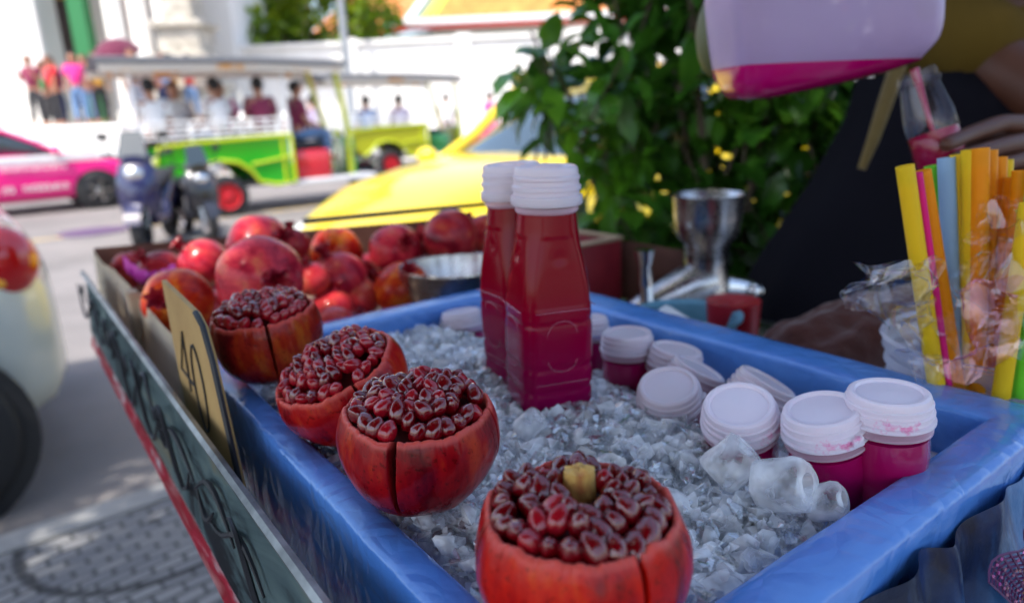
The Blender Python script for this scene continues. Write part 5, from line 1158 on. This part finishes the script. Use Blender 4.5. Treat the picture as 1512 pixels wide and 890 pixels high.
be = [(0, 1), (1, 2), (2, 3), (3, 4), (4, 5), (2, 6), (6, 7), (7, 8), (8, 9), (2, 10), (10, 11), (11, 12), (12, 13), (0, 14), (14, 15), (15, 16), (16, 17), (0, 18), (18, 19), (19, 20), (20, 21)]
brd = [(.15, .11), (.13, .1), (.16, .1), .05, .08, .085, .06, .045, .027, (.036, .02), .06, .045, .028, (.04, .02), .085, .06, .045, .035, .085, .06, .045, .035]
vme = skin_mesh('vendor', bv, be, brd, sub=2)
add_ball(vme, Vv(-.07, -.09, 1.69), .1, (.82, 1.0, 1.15)); add_ball(vme, Vv(-.075, -.195, 1.68), .018, (.8, 1, 1.2))
# fingers: five chains joined into the body mesh
def chain(me, pts, rad):
    f = skin_mesh('f', pts, [(k, k + 1) for k in range(len(pts) - 1)], rad, sub=2); b = bmesh.new(); b.from_mesh(me); b.from_mesh(f); b.to_mesh(me); b.free()
    for p in me.polygons: p.use_smooth = True
def rp3(px, py, zz): return EYE + ray(px, py) * zz
hr = [.0095, .009, .0085, .0075]
chain(vme, [rp3(1530, 185, .735), rp3(1478, 182, .712), rp3(1428, 200, .690), rp3(1392, 216, .668)], [.012, .0095, .0085, .0072])
chain(vme, [rp3(1535, 205, .735), rp3(1485, 214, .705), rp3(1440, 226, .685), rp3(1403, 238, .665)], [.012, .0095, .0085, .0072])
chain(vme, [rp3(1535, 228, .735), rp3(1490, 240, .708), rp3(1448, 250, .69), rp3(1412, 258, .668)], [.012, .009, .008, .007])
chain(vme, [rp3(1540, 250, .735), rp3(1500, 264, .715), rp3(1465, 272, .70), rp3(1435, 276, .685)], [.011, .008, .007, .0062])
chain(vme, [rp3(1540, 195, .76), rp3(1480, 196, .775), rp3(1435, 205, .77), rp3(1405, 214, .745)], [.013, .0105, .0095, .008])
chain(vme, [rp3(1600, 215, .76), rp3(1545, 212, .745), rp3(1522, 215, .738)], [.026, .024, .016])
for k, (dx, dl) in enumerate(((-.02, .05), (0, .055), (.02, .052), (.04, .04), (-.035, .03))):
    a_ = Vector((.38 + dx * .5, .80, 1.475)); chain(vme, [a_, a_ + Vector((-.03, -.03 - .0 * k, -.0)), a_ + Vector((-.045 + dx, -.05, -.02)), a_ + Vector((-.04 + dx, -.04, -.045))], [.011, .009, .008, .007])
ven = link('vendor', vme, vskin, None, True); tag(ven, 'street vendor in black apron and mustard shirt holding a bottle under the jug', 'person')
# apron as a closed garment loft, flaring to the hem
secs = []
for (zz, hw, hd, ox, oy) in ((.62, .42, .26, -.14, -.06), (.85, .40, .24, -.13, -.06), (1.02, .345, .21, -.10, -.055), (1.15, .285, .185, -.075, -.05), (1.26, .245, .165, -.055, -.04), (1.33, .235, .15, -.045, -.03)):
    secs.append([tuple(Vv(ox + hw * math.cos(2 * PI * k / 48) * (1 + .02 * math.cos(9 * 2 * PI * k / 48)), oy + hd * math.sin(2 * PI * k / 48), zz)) for k in range(48)])
loft(MB(), secs).build('apron', apron, ven, smooth=180)
shv = [Vv(0, 0, 1.28), Vv(-.02, 0, 1.38), Vv(-.03, -.02, 1.47), Vv(-.19, -.02, 1.43), Vv(-.12, -.16, 1.33), Vv(.17, 0, 1.43), Vv(.09, -.15, 1.5)]
sme = skin_mesh('shirt', shv, [(0, 1), (1, 2), (1, 3), (3, 4), (1, 5), (5, 6)], [(.18, .13), (.19, .13), .075, .085, .075, .085, .08], sub=2); link('shirt', sme, mustard, ven)
MB().tube([rp3(1330, 85, .98), rp3(1308, 150, .98), rp3(1290, 205, .98), rp3(1272, 250, .99)], [.012, .011, .009, .006], 8).build('apron_strap', khaki, ven)
hrm = MB(); hrm.ball(Vv(-.068, -.07, 1.72), .108, 3, (.86, 1.0, 1.05)); hrm.build('hair', HAIR, ven)

# ================================================================== BUSH
bush_leaf = leafmat('glossy shrub leaves', [(.014, .055, .008), (.04, .14, .014), (.10, .27, .016)], rough=.3, tr=.25, spread=3)
bs = empty('shrub', (.55, 1.75, .118), 0, 'dense dark green glossy leaved shrub behind the juice press', 'shrub')
rnd = random.Random(14); cl = []
for _ in range(300):
    zz = rnd.uniform(.35, 2.1); w0 = .44 + .05 * math.sin(zz * 7)
    x = rnd.uniform(-w0, .85); y = rnd.uniform(-.20, .34)
    if x < -.34 and rnd.random() < .5: continue
    cl.append(((x, y, zz - .1), rnd.uniform(.07, .15)))
leaf_cloud(cl, .084, 32, bush_leaf, 'foliage', bs, 41, up=.05, fold=.2, wid=.55)
sm = MB()
for k in range(16):
    a = Vector((rnd.uniform(-.1, .25), rnd.uniform(-.05, .1), 0)); c_ = Vector(rnd.choice(cl)[0]); mid = a.lerp(c_, .5) + Vector((rnd.uniform(-.05, .05), 0, .1)); sm.tube([a, mid, c_, c_ + (c_ - mid) * .3], [.014, .009, .006, .003], 6)
for c_, r_ in cl: 
    c_ = Vector(c_); sm.tube([c_ - Vector((rnd.uniform(-.1, .1), 0, .18)), c_, c_ + Vector((rnd.uniform(-.08, .08), rnd.uniform(-.05, .05), .1))], [.004, .003, .0015], 5)
sm.build('stems', bark, bs)
MB().lathe([(.26, 0), (.30, .02), (.36, .34), (.38, .35), (.38, .38), (.34, .38), (.32, .3), (.001, .3)], 32).build('planter', vary(mat('clay planter', (.3, .12, .07), .8), [(.22, .09, .05), (.36, .16, .09)], (4, 4, 4)), bs)

# ================================================================== STREET TREE whose crown shades the cart
sh_leaf = leafmat('street tree leaves', [(.02, .06, .01), (.04, .11, .015), (.08, .18, .02)], tr=.3)
rnd = random.Random(77); cl = []
HZ = 4.6
for _ in range(205):
    tx_, ty_ = rnd.uniform(-3.6, 2.8), rnd.uniform(-1.0, 3.3)      # where on the ground its shade falls
    zz = rnd.uniform(3.7, 5.4); k = zz / SUN.z
    if math.hypot(tx_ - .02, ty_ - 1.5) < .52 and rnd.random() < .85: continue
    cl.append(((tx_ + SUN.x * k + .9, ty_ + SUN.y * k + 3.3, zz - .12), rnd.uniform(.3, .5)))
for _ in range(50):  # extra unseen clumps added overhead to block skylight from the cart
    cl.append(((rnd.uniform(-1.6, 2.4) + .9, rnd.uniform(-1.8, -.2) + 3.3, rnd.uniform(3.3, 4.6) - .12), rnd.uniform(.35, .55)))
tree('tree', (-.9, -3.3, .118), 5.4, cl, .13, 115, sh_leaf, 'broad street tree standing behind the camera whose crown shades the cart', tr=.16, seed=9)

bpy.data.scenes.remove(TS)
